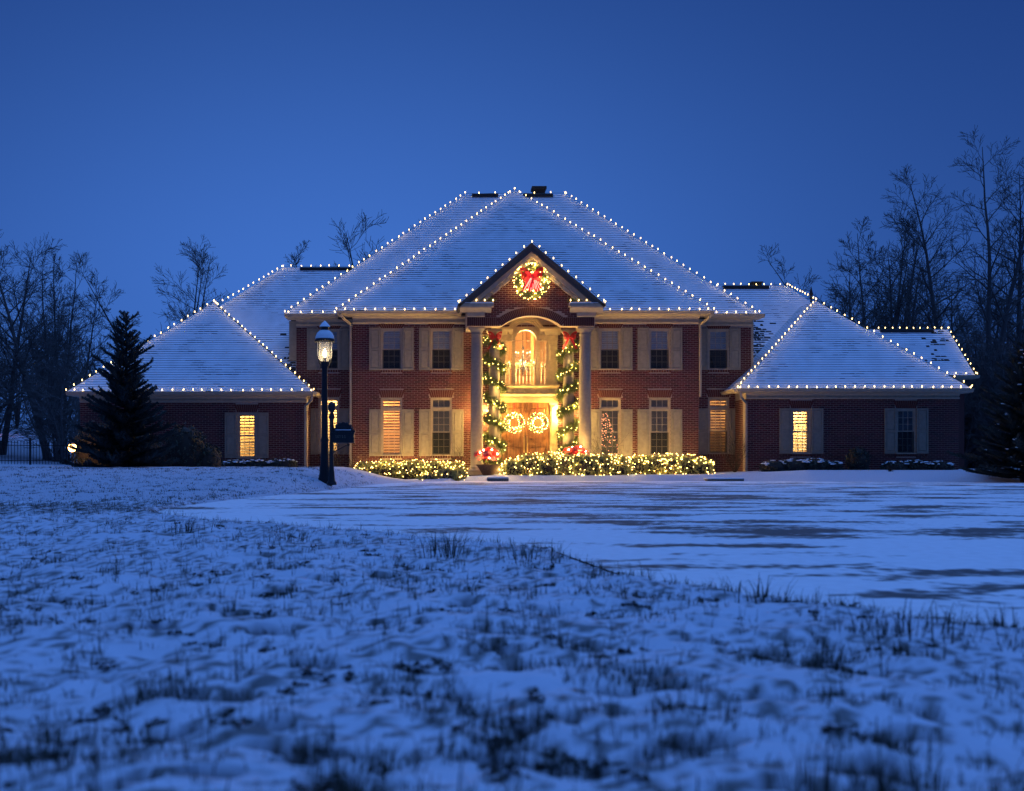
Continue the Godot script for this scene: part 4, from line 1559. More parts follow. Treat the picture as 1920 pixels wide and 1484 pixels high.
func strings() -> void:
	var up := Vector3(0, 0.02, 0)
	var ry := 11.9
	var wr := WE + 0.11
	roof_string("string of bulbs down the left hip of the tall rear roof", [V(-5.15, EV, 40.15) + up, V(1.62, ry, 46.65) + up])
	roof_string("string of bulbs along the short top ridge left of the peak", [V(1.62, ry, 46.65) + up, V(3.5, ry, 46.65) + up], 0.62)
	roof_string("string of bulbs along the short top ridge by the chimney", [V(3.9, ry, 46.65) + up, V(5.84, ry, 46.65) + up], 0.62)
	roof_string("string of bulbs down the right hip of the tall rear roof", [V(5.84, ry, 46.65) + up, V(12.05, EV, 40.15) + up])
	roof_string("string of bulbs down the left edge of the large front roof triangle", [V(-3.2, EV, 39.35) + up, V(3.66, 11.95, 46.15) + up])
	roof_string("string of bulbs down the right edge of the large front roof triangle", [V(3.66, 11.95, 46.15) + up, V(10.2, EV, 39.35) + up])
	roof_string("string of bulbs on the front gutter left of the entrance gable", [V(-2.9, EV, 39.33), V(1.0, EV, 39.33)])
	roof_string("string of bulbs on the front gutter right of the entrance gable", [V(6.2, EV, 39.33), V(10.0, EV, 39.33)])
	roof_string("short string of bulbs on the gutter at the left end of the main roof", [V(-5.0, EV, 40.14), V(-3.3, EV, 40.14)], 0.38)
	roof_string("short string of bulbs on the gutter at the right end of the main roof", [V(10.5, EV, 40.14), V(11.9, EV, 40.14)], 0.38)
	roof_string("string of bulbs over the pointed entrance gable", [V(1.08, 6.02, 37.7) , V(XC, 8.10, 37.7), V(6.08, 6.02, 37.7)], 0.33)
	roof_string("short string of bulbs on the cornice return left of the gable wreath", [V(1.14, 6.075, 37.8), V(2.26, 6.075, 37.8)], 0.27)
	roof_string("short string of bulbs on the cornice return right of the gable wreath", [V(4.9, 6.075, 37.8), V(6.04, 6.075, 37.8)], 0.27)
	var lw := V(-8.32, WE + 3.76, 43.3)
	roof_string("string of bulbs up the outer left slope of the left wing", [V(-12.66, WE, 38.95) + up, lw + up])
	roof_string("string of bulbs down the right edge of the left wing's front roof", [lw + up, V(-3.98, WE, 38.95) + up], 0.31)
	roof_string("string of bulbs from the left wing's peak up to its ridge", [lw + up, V(-8.40, 6.90, 44.45) + up, V(-6.10, 8.86, 46.9) + up], 0.29)
	roof_string("string of bulbs along the left wing's top ridge", [V(-6.10, 8.86, 46.9) + up, V(-2.9, 8.86, 46.9) + up], 0.38)
	roof_string("string of bulbs on the front gutter of the left wing", [V(-12.4, WE, 38.92), V(-4.05, WE, 38.92)])
	var rw := V(15.12, wr + 3.68, 43.05)
	roof_string("string of bulbs down the left edge of the right wing's front roof", [V(10.92, wr, 38.95) + up, rw + up], 0.29)
	roof_string("string of bulbs down the right edge of the right wing's front roof", [rw + up, V(19.16, wr, 38.95) + up])
	roof_string("string of bulbs from the right wing's finial up to its ridge", [rw + up, V(15.0, 7.96, 46.1) + up], 0.30)
	roof_string("string of bulbs along the right wing's top ridge", [V(12.1, 7.96, 46.1) + up, V(15.0, 7.96, 46.1) + up], 0.33)
	roof_string("string of bulbs on the front gutter of the right wing", [V(10.98, wr, 38.92), V(19.1, wr, 38.92)])
	roof_string("string of bulbs along the low ridge at the far right", [V(19.7, 6.42, 48.35) + up, V(22.75, 6.42, 48.35) + up], 0.31)
	roof_string("string of bulbs down the far right roof end", [V(22.75, 6.42, 48.35) + up, V(22.78, 4.24, 45.95) + up], 0.31)
	roof_string("short string of bulbs on the gutter at the far right roof corner", [V(21.9, 4.25, 45.9), V(22.8, 4.25, 45.9)], 0.4)

# ---------------------------------------------------------------- greenery
func spray(b: MB, p: Vector3, dir: Vector3, ln: float, n: int, wid := 0.006) -> void:
	for i in n:
		var d := (dir + Vector3(R(-1, 1), R(-1, 1), R(-1, 1)) * 0.75).normalized()
		var s := d.cross(Vector3(R(-1, 1), R(-1, 1), R(-1, 1))).normalized() * wid
		var q := p + dir * R(0, 0.4) * ln
		b.tri(q - s, q + s, q + d * ln * R(0.5, 1.0), s.cross(d))

func hanging_lights(owner_: Node3D, spots: Array, every: int, energy: float, col := WARM, m: ArrayMesh = null) -> void:
	for i in spots.size():
		inst("bulb", m if m else mini, Transform3D(Basis.from_euler(Vector3(R(0, 3), R(0, 3), 0)), spots[i]), owner_)
		if i % every == 0:
			lamp(spots[i], energy, col, owner_, 0.017, 8.0)

func wreath(c: Vector3, r: float, tube: float, sprays: int, bulbs: int, berries: int, label: String) -> Node3D:
	var t := thing("wreath", c - Vector3.UP * (r + tube), label, "wreath", "lit wreaths on the house front")
	var b := MB.new()
	for i in sprays:
		var a := R(0, TAU)
		var q := R(0, TAU)
		var o := Vector3(cos(a), sin(a), 0)
		var dir := (o * cos(q) + Vector3.BACK * absf(sin(q)))
		spray(b, c + o * r + dir * tube * 0.3, (dir + Vector3(-o.y, o.x, 0) * 0.5).normalized(), tube * 1.05, 7)
	var ring := []
	var rad := []
	for i in 25:
		var a := TAU * i / 24.0
		ring.append(c + Vector3(cos(a), sin(a), 0) * r)
		rad.append(tube * 0.5)
	b.tube(ring, rad, 6)
	obj("greenery", b, M.fir, t)
	var spots := []
	for i in bulbs:
		var a := TAU * i / bulbs * 5.0 + R(-0.15, 0.15)
		var q := R(-0.5, PI + 0.5)
		var o := Vector3(cos(a), sin(a), 0)
		spots.append(c + o * (r + cos(q) * tube * 1.0) + Vector3.BACK * (absf(sin(q)) * tube * 0.95 + 0.02))
	hanging_lights(t, spots, 6, 0.14)
	for i in berries:
		var a := TAU * (i + R(-0.3, 0.3)) / berries
		var bm := MB.new()
		bm.ball(c + Vector3(cos(a), sin(a), 0) * (r + R(-0.5, 0.5) * tube) + Vector3.BACK * tube * 0.95, Vector3.ONE * 0.038, 5, 8)
		obj("ornament", bm, M.berry, t)
	return t

func bow_shape(b: MB, c: Vector3, s: float) -> void:
	for k in [-1, 1]:
		for lobe in [[0.55, 0.30], [0.48, -0.02]]:
			var p := []
			for i in 11:
				var t := TAU * i / 10.0
				var along := (1.0 - cos(t)) * 0.5
				p.append(c + Vector3(k * along * lobe[0], along * lobe[1] + sin(t) * 0.14, 0.05 + sin(PI * along) * 0.10) * s)
			b.ribbon(p, Vector3(0.02 * k, 0.085, 0.07) * s)
	b.ball(c + Vector3(0, 0, 0.1) * s, Vector3(0.08, 0.09, 0.08) * s, 5, 8)

func bow(c: Vector3, s: float, label: String) -> void:
	var t := thing("ribbon_bow", c - Vector3(0, 0.9, 0) * s, label, "bow", "red bows at the tops of the garland columns")
	var b := MB.new()
	bow_shape(b, c, s)
	obj("loops", b, M.red_cloth, t)
	for k in [-1, 1]:
		var p := []
		for i in 7:
			var f := i / 6.0
			p.append(c + Vector3(k * (0.04 + 0.50 * f), -0.98 * f, 0.08 + 0.03 * sin(f * 7.0)) * s)
		b = MB.new()
		b.ribbon(p, Vector3(0.10, 0.035, 0.0) * s)
		obj("tail", b, M.red_cloth, t)

func garland(x: float, d: float, r: float, hand: float, label: String) -> void:
	var t := thing("garland", V(x, 0.35, d), label, "garland", "lit garlands wound round the inner columns")
	var b := MB.new()
	var core := []
	var rad := []
	var spots := []
	var y0 := 0.55
	var y1 := 4.95
	var turns := 6.4
	var n := 260
	for i in n + 1:
		var f := float(i) / n
		var a := hand * TAU * turns * f + 0.6
		var o := Vector3(cos(a), 0, sin(a))
		var p := V(x, lerpf(y0, y1, f) + 0.04 * sin(i * 0.7), d) + o * (r + 0.055)
		core.append(p)
		rad.append(0.065)
		for k in 7:
			var dir := (o * R(0.1, 1.0) + Vector3(R(-1, 1), R(-1, 1), R(-1, 1)) * 0.8).normalized()
			spray(b, p + dir * 0.03, dir, 0.23, 8, 0.010)
		if i % 2 == 0 and o.z > -0.65:
			spots.append(p + (o + Vector3(R(-0.6, 0.6), R(-0.9, 0.9), R(-0.3, 0.3))).normalized() * 0.165)
	b.tube(core, rad, 5)
	obj("greenery", b, M.fir, t)
	hanging_lights(t, spots, 6, 0.55)

var leaf_mesh: ArrayMesh

func leaf_cluster(m: Material, n: int, ln: float, w: float) -> ArrayMesh:
	var b := MB.new()
	for i in n:
		var d := Vector3(R(-1, 1), R(-0.3, 1), R(-1, 1)).normalized()
		var s := d.cross(Vector3(R(-1, 1), R(-1, 1), R(-1, 1))).normalized() * w
		var o := Vector3(R(-1, 1), R(-1, 1), R(-1, 1)) * ln * 0.5
		var up := s.cross(d).normalized() * w * 0.35
		b.quad(o, o + d * ln * 0.5 - s + up, o + d * ln, o + d * ln * 0.5 + s + up, s.cross(d))
	return b.mesh(m)

# hedge out of rounded lumps [centre, radii]; returns points on its outside for the lights
func hedge(called: String, at: Vector3, label: String, category: String, lumps: Array, dens: float, tint: Color, bulbs_per: float) -> Node3D:
	var t := thing(called, at, label, category)
	var core := MB.new()
	var xf := []
	var cl := []
	var spots := []
	for l in lumps:
		var c: Vector3 = l[0]
		var r: Vector3 = l[1]
		core.ball(c, r * 0.86, 8, 14)
		var area := 2.6 * (r.x * r.y + r.y * r.z + r.x * r.z)
		for i in int(area * dens):
			var o := Vector3(R(-1, 1), R(-0.8, 1), R(-1, 1)).normalized()
			var bumpy := 0.92 + 0.13 * n_mid.get_noise_3d((c.x + o.x * r.x) * 3.0, o.y * 3.0 * r.y, o.z * 3.0) + R(-0.08, 0.06)
			var p := c + o * r * bumpy
			if p.y < at.y: continue
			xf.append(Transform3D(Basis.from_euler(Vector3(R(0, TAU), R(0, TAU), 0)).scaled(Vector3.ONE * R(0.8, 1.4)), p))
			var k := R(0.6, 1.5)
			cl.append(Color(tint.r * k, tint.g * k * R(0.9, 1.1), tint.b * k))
		for i in int(area * bulbs_per):
			var o := Vector3(R(-1, 1), R(-0.8, 0.9), R(-1.0, 1.1)).normalized()
			var p := c + o * (r * R(1.0, 1.05) + Vector3.ONE * 0.05)
			if p.y < at.y + 0.04: continue
			var inside := false
			for l2 in lumps:
				if l2 != l and ((p - l2[0]) / l2[1]).length() < 0.97: inside = true
			if not inside: spots.append(p)
	obj("branches", core, M.twig, t)
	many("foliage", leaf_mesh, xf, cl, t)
	t.set_meta("spots", 0)
	t.remove_meta("spots")
	hedge_spots = spots
	return t

var hedge_spots := []

func lit_hedges() -> void:
	var green := Color(0.24, 0.25, 0.08)  # leaf colour lightened, the glow of the bulbs is put into it
	var rows := [
		["low_hedge", V(-0.5, 0.08, 38.9), "low clipped hedge left of the entrance, covered in small lights", [[V(-2.1, 0.28, 38.9), Vector3(0.42, 0.36, 0.4)], [V(-1.4, 0.3, 38.9), Vector3(0.6, 0.38, 0.42)], [V(-0.5, 0.3, 38.9), Vector3(0.65, 0.40, 0.42)], [V(0.4, 0.28, 38.9), Vector3(0.6, 0.40, 0.42)], [V(1.0, 0.28, 38.8), Vector3(0.42, 0.36, 0.4)]], 48.0, "left low hedge"],
		["spreading_juniper", V(0.5, -0.02, 36.6), "small spreading shrub with lights in front of the low left hedge", [[V(0.1, 0.03, 36.5), Vector3(0.36, 0.2, 0.36)], [V(0.7, 0.1, 36.7), Vector3(0.5, 0.32, 0.45)], [V(1.0, 0.14, 36.9), Vector3(0.34, 0.32, 0.4)]], 42.0, "small front shrub"],
		["clipped_hedge", V(4.8, 0.1, 37.3), "tall rounded hedge in front of the doors, covered in small lights", [[V(2.95, 0.36, 37.35), Vector3(0.45, 0.36, 0.45)], [V(3.5, 0.46, 37.4), Vector3(0.62, 0.44, 0.5)], [V(4.1, 0.47, 37.4), Vector3(0.65, 0.45, 0.5)], [V(4.7, 0.47, 37.4), Vector3(0.65, 0.44, 0.5)], [V(5.3, 0.45, 37.3), Vector3(0.65, 0.42, 0.5)], [V(5.9, 0.45, 37.4), Vector3(0.65, 0.42, 0.5)], [V(6.45, 0.44, 37.4), Vector3(0.5, 0.41, 0.5)]], 54.0, "hedge in front of the doors"],
		["clipped_hedge", V(8.5, 0.1, 38.6), "long rounded hedge under the right hand front windows, covered in small lights", [[V(7.35, 0.44, 38.6), Vector3(0.55, 0.40, 0.42)], [V(7.9, 0.46, 38.6), Vector3(0.65, 0.42, 0.45)], [V(8.5, 0.46, 38.6), Vector3(0.65, 0.42, 0.45)], [V(9.05, 0.45, 38.5), Vector3(0.6, 0.41, 0.45)], [V(9.5, 0.40, 38.3), Vector3(0.4, 0.37, 0.4)]], 58.0, "hedge under the right windows"],
	]
	for q in rows:
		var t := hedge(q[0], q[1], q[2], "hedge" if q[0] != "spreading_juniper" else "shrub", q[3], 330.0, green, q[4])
		var s := thing("hedge_lights", q[1], "net of small warm lights laid over the " + q[5], "string lights")
		var front := []
		var back := []
		for p in hedge_spots:
			if p.z < q[1].z - 0.1 and q[0] != "spreading_juniper" and p.x < 8.6 and p.x > -1.7: back.append(p)
			else: front.append(p)
		hanging_lights(s, front, 8, 0.09)
		hanging_lights(s, back, 4, 0.07 if q[1].x > 4.0 and q[1].x < 5.0 else 0.2)  # unseen back bulbs, lamps added to wash the wall like hidden floods
	# dark beds by the wings
	var dark := Color(0.03, 0.035, 0.02)
	var beds := [
		["dark_hedge", V(-6.2, 0.3, 38.4), "low dark hedge dusted with snow under the left wing window", [[V(-7.3, 0.46, 38.4), Vector3(0.5, 0.16, 0.4)], [V(-6.6, 0.5, 38.4), Vector3(0.6, 0.2, 0.4)], [V(-5.8, 0.5, 38.4), Vector3(0.6, 0.22, 0.4)], [V(-5.0, 0.5, 38.4), Vector3(0.6, 0.24, 0.4)]]],
		["dark_hedge", V(12.9, 0.2, 38.3), "low dark hedge dusted with snow under the lit right wing window", [[V(12.0, 0.42, 38.3), Vector3(0.5, 0.26, 0.4)], [V(12.7, 0.45, 38.3), Vector3(0.5, 0.28, 0.4)], [V(13.4, 0.45, 38.3), Vector3(0.55, 0.30, 0.4)], [V(14.0, 0.42, 38.3), Vector3(0.4, 0.26, 0.4)]]],
		["dark_hedge", V(16.9, 0.2, 38.3), "low dark hedge dusted with snow under the unlit right wing window", [[V(16.2, 0.4, 38.3), Vector3(0.5, 0.26, 0.4)], [V(16.9, 0.42, 38.3), Vector3(0.5, 0.28, 0.4)], [V(17.7, 0.4, 38.3), Vector3(0.5, 0.26, 0.4)]]],
		["dark_bush", V(-10.6, 0.35, 36.8), "tall dark bush between the garden light and the left wing's corner", [[V(-10.9, 1.0, 36.9), Vector3(0.9, 1.0, 0.8)], [V(-10.0, 1.1, 36.7), Vector3(0.9, 1.1, 0.8)], [V(-9.4, 0.8, 36.4), Vector3(0.8, 0.9, 0.8)]]],
		["dark_bush", V(-7.2, 0.35, 33.4), "rounded dark bush on the right of the left spruce's foot", [[V(-7.3, 0.85, 33.4), Vector3(0.75, 0.95, 0.7)], [V(-6.7, 0.6, 33.6), Vector3(0.55, 0.6, 0.6)]]],
		["round_shrub", V(14.95, 0.2, 38.4), "dark round evergreen shrub between the two right wing windows", [[V(14.95, 0.62, 38.4), Vector3(0.42, 0.55, 0.4)]]],
	]
	for q in beds:
		var t := hedge(q[0], q[1], q[2], "hedge" if q[0] == "dark_hedge" else "shrub", q[3], 150.0, dark, 0.0)
		if q[0] != "dark_hedge": continue
		var sn := []
		for l in q[3]:
			for i in 26:
				var o := Vector3(R(-1, 1), R(0.55, 1.0), R(-1, 1)).normalized()
				sn.append(Transform3D(Basis.IDENTITY.scaled(Vector3(R(0.03, 0.10), R(0.01, 0.025), R(0.03, 0.08))), l[0] + o * l[1] * 1.03))
		var b := MB.new()
		b.ball(Vector3.ZERO, Vector3.ONE, 4, 6)
		many("snow_caps", b.mesh(M.snow), sn, [], t)
	# bare shrubs
	for q in [[V(10.9, 0.2, 39.2), 1.5, 22, "leafless dark shrub against the right recessed bay"], [V(-3.3, 0.2, 39.6), 0.9, 20, "leafless brown shrub behind the lamp post"], [V(6.3, 0.2, 39.0), 1.5, 14, "thin bare twigs rising behind the hedge by the right column"], [V(1.05, 0.2, 39.4), 1.0, 12, "thin bare twigs beside the left front shutter"], [V(15.3, 0.2, 36.6), 0.35, 16, "small wiry shrub in the snow bank by the right wing"], [V(9.95, 0.2, 38.7), 0.55, 16, "small brown shrub at the right end of the lit hedge"], [V(-2.6, 0.2, 39.3), 0.6, 16, "small wiry shrub left of the low lit hedge"]]:
		var t := thing("bare_shrub", q[0], q[3], "shrub", "leafless shrubs along the house")
		var b := MB.new()
		for i in q[2]:
			var a := R(0, TAU)
			var dir := Vector3(cos(a) * R(0.1, 0.6), 1, sin(a) * R(0.1, 0.6)).normalized()
			limb(b, q[0], dir, q[1] * R(0.6, 1.0), 0.008, 2, 0.25)
		obj("twigs", b, M.twig, t)

# ---------------------------------------------------------------- trees
func limb(b: MB, p: Vector3, dir: Vector3, ln: float, r: float, lvl: int, wild: float, least := 0.003) -> void:
	var segs := 4 if lvl < 2 else 3
	var pts := [p]
	var rad := [r]
	var d := dir
	for i in segs:
		d = (d + Vector3(R(-1, 1), R(-0.4, 0.9), R(-1, 1)) * wild).normalized()
		pts.append(pts[-1] + d * ln / segs)
		rad.append(maxf(r * (1.0 - 0.75 * (i + 1) / segs), least))
	b.tube(pts, rad, [6, 4, 3, 3][mini(lvl, 3)])
	if lvl >= 3: return
	var kids: int = [0, 9, 5, 0][lvl]
	for i in kids:
		var f := lerpf(0.3, 0.98, (i + R(0, 0.8)) / kids)
		var k := mini(int(f * segs), segs - 1)
		var q: Vector3 = pts[k].lerp(pts[k + 1], f * segs - k)
		var side: Vector3 = (pts[k + 1] - pts[k]).normalized()
		var o: Vector3 = side.cross(Vector3(R(-1, 1), R(-1, 1), R(-1, 1))).normalized()
		limb(b, q, (side * R(0.6, 1.0) + o * R(0.5, 0.9)).normalized(), ln * R(0.35, 0.6) * (1.15 - f * 0.4), maxf(lerpf(r, r * 0.25, f) * 0.6, least), lvl + 1, wild * 1.15, least)

# bare tree standing at the origin: [trunk mesh, crown mesh]
func bare_tree(h: float, low: float, limbs: int, spread: float, forks: int, lean: float, r: float, sd: int) -> Array:
	rg.seed = sd
	var tb := MB.new()
	var cb := MB.new()
	for f in forks:
		var pts := [Vector3(0, -0.3, 0)]
		var rad := [r * 1.35]
		var d := Vector3(lean + (R(-0.25, 0.25) + (f - (forks - 1) * 0.5) * 0.22 if forks > 1 else 0.0), 1, R(-0.12, 0.12)).normalized()
		var n := 12
		for i in n:
			d = (d + Vector3(R(-1, 1), R(-0.2, 0.6), R(-1, 1)) * 0.055).normalized()
			pts.append(pts[-1] + d * (h + 0.3) / n)
			rad.append(maxf(r * (1.0 - 0.93 * (i + 1) / n), 0.012))
		tb.tube(pts, rad, 8)
		for i in limbs:
			var g := lerpf(low, 0.98, (i + R(0, 0.7)) / limbs)
			var k := mini(int(g * n), n - 1)
			var q: Vector3 = pts[k].lerp(pts[k + 1], g * n - k)
			var a := i * 2.4 + R(-0.5, 0.5)
			var dir := Vector3(cos(a), R(0.5, 1.25), sin(a)).normalized()
			limb(cb, q, dir, h * spread * R(0.6, 1.0) * (1.12 - 0.75 * g), maxf(lerpf(r, r * 0.1, g) * 0.55, 0.012), 1, 0.17, 0.010)
	return [tb.mesh(M.far_bark), cb.mesh(M.far_bark)]

func trees() -> void:
	var kinds := {
		"tall": bare_tree(17.0, 0.36, 24, 0.30, 1, -0.005, 0.24, 101),
		"twin": bare_tree(17.5, 0.42, 18, 0.26, 2, 0.0, 0.22, 106),
		"broad": bare_tree(12.0, 0.22, 17, 0.42, 2, 0.03, 0.2, 103),
		"multi": bare_tree(12.5, 0.25, 12, 0.36, 4, 0.02, 0.15, 104),
		"lean": bare_tree(12.5, 0.35, 18, 0.36, 1, -0.28, 0.22, 105),
		"slim": bare_tree(11.0, 0.3, 18, 0.28, 1, 0.03, 0.13, 107),
		"thicket": bare_tree(7.0, 0.08, 9, 0.42, 4, 0.0, 0.07, 108),
	}
	rg.seed = 2024
	# kind, x, depth, scale, turn, label, group
	var list := [
		["tall", 28.6, 60.0, 0.95, 0.3, "tall bare tree whose trunk leans left, behind the far right roof", ""],
		["twin", 29.4, 58.0, 0.95, 0.0, "tallest bare tree, forked in two straight stems, at the right", ""],
		["tall", 32.6, 60.0, 0.92, 2.0, "tall bare tree cut by the right edge of the photo", ""],
		["slim", 27.0, 66.0, 1.32, 1.0, "slim bare tree left of the trunk that leans left", ""],
		["broad", 26.5, 68.0, 1.06, 2.2, "wide twiggy bare tree above the right wing's right slope", ""],
		["slim", 23.2, 62.0, 0.85, 4.0, "slender bare tree with a broken top above the right wing roof", ""],
		["multi", 25.4, 70.0, 0.86, 3.6, "many stemmed bare tree first from the right wing's finial", ""],
		["multi", 31.5, 75.0, 1.3, 3.2, "many stemmed bare tree in the gap behind the tall right trees", ""],
		["slim", 36.4, 70.0, 1.3, 5.0, "slim bare tree between the forked tree and the right edge", ""],
		["broad", 29.6, 70.0, 1.12, 0.9, "wide bare tree behind the trunk that leans left", ""],
		["lean", -18.7, 55.0, 0.92, 0.0, "bare tree leaning left across the woods at the left", ""],
		["broad", -21.5, 56.0, 0.88, 1.0, "wide bare tree cut by the left edge of the photo", ""],
		["slim", -18.9, 60.0, 0.86, 0.0, "slim bare tree left of the spruce with open sky behind", ""],
		["multi", -20.4, 62.0, 0.86, 2.6, "brushy many stemmed tree behind the leaning trunk", ""],
		["slim", -21.2, 52.0, 0.95, 3.0, "straight bare tree on the snowy hill at the far left", ""],
		["multi", -14.0, 64.0, 0.98, 4.0, "spreading bare tree rising behind the left wing roof", ""],
		["slim", -17.0, 66.0, 0.62, 2.0, "small bare tree just left of the spruce top", ""],
		["broad", -2.2, 78.0, 1.36, 0.4, "bare treetop showing left of the main roof's top", ""],
		["slim", -0.1, 80.0, 1.48, 1.4, "thin bare treetop touching the main roof's left hip lights", ""],
		["slim", -7.6, 82.0, 1.42, 2.4, "thin twigs of a treetop above the left wing's ridge", ""],
	]
	for q in list:
		var p := V(q[1], land(q[1], q[2], 9.0) - 0.05, q[2])
		var t := thing("bare_tree", p, q[5], "tree", "leafless trees behind the house")
		var bs := Basis(Vector3.UP, q[4]).scaled(Vector3.ONE * q[3])
		inst("trunk", kinds[q[0]][0], Transform3D(bs, p), t)
		inst("crown", kinds[q[0]][1], Transform3D(bs, p), t)
	# thin background stems at both sides, hard to tell apart
	var back := [[-1, 22, -34.0, -18.0], [1, 54, 24.0, 44.0]]
	var xf := []
	for q in back:
		for i in q[1]:
			var d := R(66, 110)
			var x: float = R(q[2], q[3]) * d / 62.0
			xf.append([x, d])
	for k in ["thicket", "slim", "broad"]:
		for part in 2:
			var a := []
			for i in xf.size():
				if ["thicket", "slim", "broad"][i % 3] != k: continue
				var s := 0.75 + 0.35 * fmod(i * 0.618, 1.0)
				a.append(Transform3D(Basis(Vector3.UP, i * 1.7).scaled(Vector3.ONE * s), V(xf[i][0], land(xf[i][0], xf[i][1], 9.0) - 0.1, xf[i][1])))
			var o := many("woods", kinds[k][part], a, [])
			meta(o, ["trunks", "twigs"][part] + " of the distant " + {"thicket": "undergrowth", "slim": "slender wood", "broad": "spreading wood"}[k] + " behind both wings", "woods")
	# dense low thicket close behind the house ends
	var b := []
	for i in 46:
		var left := i < 9
		var d := R(50, 62)
		var x := R(-24.5, -17.6) if left else R(23.5, 34.0)
		b.append(Transform3D(Basis(Vector3.UP, R(0, TAU)).scaled(Vector3(1, R(0.5, 0.95), 1)), V(x * d / 58.0, land(x, d, 9.0) - 0.1, d)))
	for part in 2:
		var o := many("undergrowth", kinds["thicket"][part], b, [])
		meta(o, ["thin stems", "fine twigs"][part] + " of dark undergrowth beyond both ends of the house", "undergrowth")

# spruce: trunk, branches, needled twigs
func spruce(p: Vector3, h: float, rb: float, label: String, dens: float, tint: Color, snow: float) -> void:
	var t := thing("spruce_tree", p, label, "tree")
	var b := MB.new()
	b.tube([p + Vector3.DOWN * 0.2, p + Vector3.UP * h * 0.5, p + Vector3.UP * h], [0.11, 0.06, 0.012], 7)
	obj("trunk", b, M.bark, t)
	var br := MB.new()
	var xf := []
	var cl := []
	var sn := []
	var y := 0.12
	while y < h * 0.985:
		var f := y / h
		var reach := rb * pow(1.0 - f, 0.85) * R(0.85, 1.08) + 0.08
		var n := int(lerpf(11, 4, f))
		for i in n:
			if R(0, 1) < 0.1: continue
			var a := TAU * (i + R(-0.3, 0.3)) / n + y * 3.0
			var ln := reach * (R(0.5, 0.95) if R(0, 1) < 0.72 else R(0.95, 1.42))
			var droop := lerpf(-0.18, 0.75, f)
			var o := p + Vector3.UP * (y + R(-0.08, 0.08))
			var pts := [o]
			var m := 5
			for k in m:
				var g := (k + 1.0) / m
				pts.append(o + Vector3(cos(a), 0, sin(a)) * ln * g + Vector3.UP * ln * (droop * g * 0.7 + 0.20 * g * g))
			br.tube(pts, [0.02, 0.017, 0.014, 0.011, 0.008, 0.004], 3)
			var c := int(maxf(3.0, ln * dens))
			for k in c:
				var g := lerpf(0.12, 1.0, (k + R(0, 0.6)) / c)
				var e := mini(int(g * m), m - 1)
				var q: Vector3 = pts[e].lerp(pts[e + 1], g * m - e)
				var dir: Vector3 = (pts[e + 1] - pts[e]).normalized()
				var sd := dir.cross(Vector3.UP).normalized() * (1.0 if k % 2 else -1.0)
				var td := (dir * R(0.5, 1.0) + sd * R(0.3, 0.95) * (1.0 - g * 0.6) + Vector3.UP * R(-0.05, 0.35)).normalized()
				var xx := td.cross(Vector3(0.3, 0.9, 0.2)).normalized()
				var s := R(0.75, 1.25) * lerpf(1.1, 0.75, f)
				xf.append(Transform3D(Basis(xx * s, td * s, xx.cross(td) * s), q))
				var v := R(0.6, 1.4)
				cl.append(Color(tint.r * v, tint.g * v, tint.b * v))
				if R(0, 1) < snow: sn.append(Transform3D(Basis.IDENTITY.scaled(Vector3(R(0.05, 0.12), 0.025, R(0.05, 0.12))), q + td * 0.1 + Vector3.UP * 0.03))
		y += lerpf(0.13, 0.11, f)
	obj("branches", br, M.bark, t)
	var nb := MB.new()
	nb.tube([Vector3.ZERO, Vector3.UP * 0.1, Vector3.UP * 0.24], [0.022, 0.024, 0.006], 5)
	for i in 60:
		var a := R(0, TAU)
		var yy := R(0.0, 0.23)
		var d := Vector3(cos(a), R(0.5, 1.1), sin(a)).normalized()
		var s := d.cross(Vector3(cos(a + 1.6), 0, sin(a + 1.6))).normalized() * 0.006
		var o := Vector3.UP * yy
		nb.tri(o - s, o + s, o + d * R(0.045, 0.075), s.cross(d))
	many("crown", nb.mesh(M.needle), xf, cl, t)
	if sn.size():
		var sb := MB.new()
		sb.ball(Vector3.ZERO, Vector3.ONE, 4, 6)
		many("snow_caps", sb.mesh(M.snow), sn, [], t)

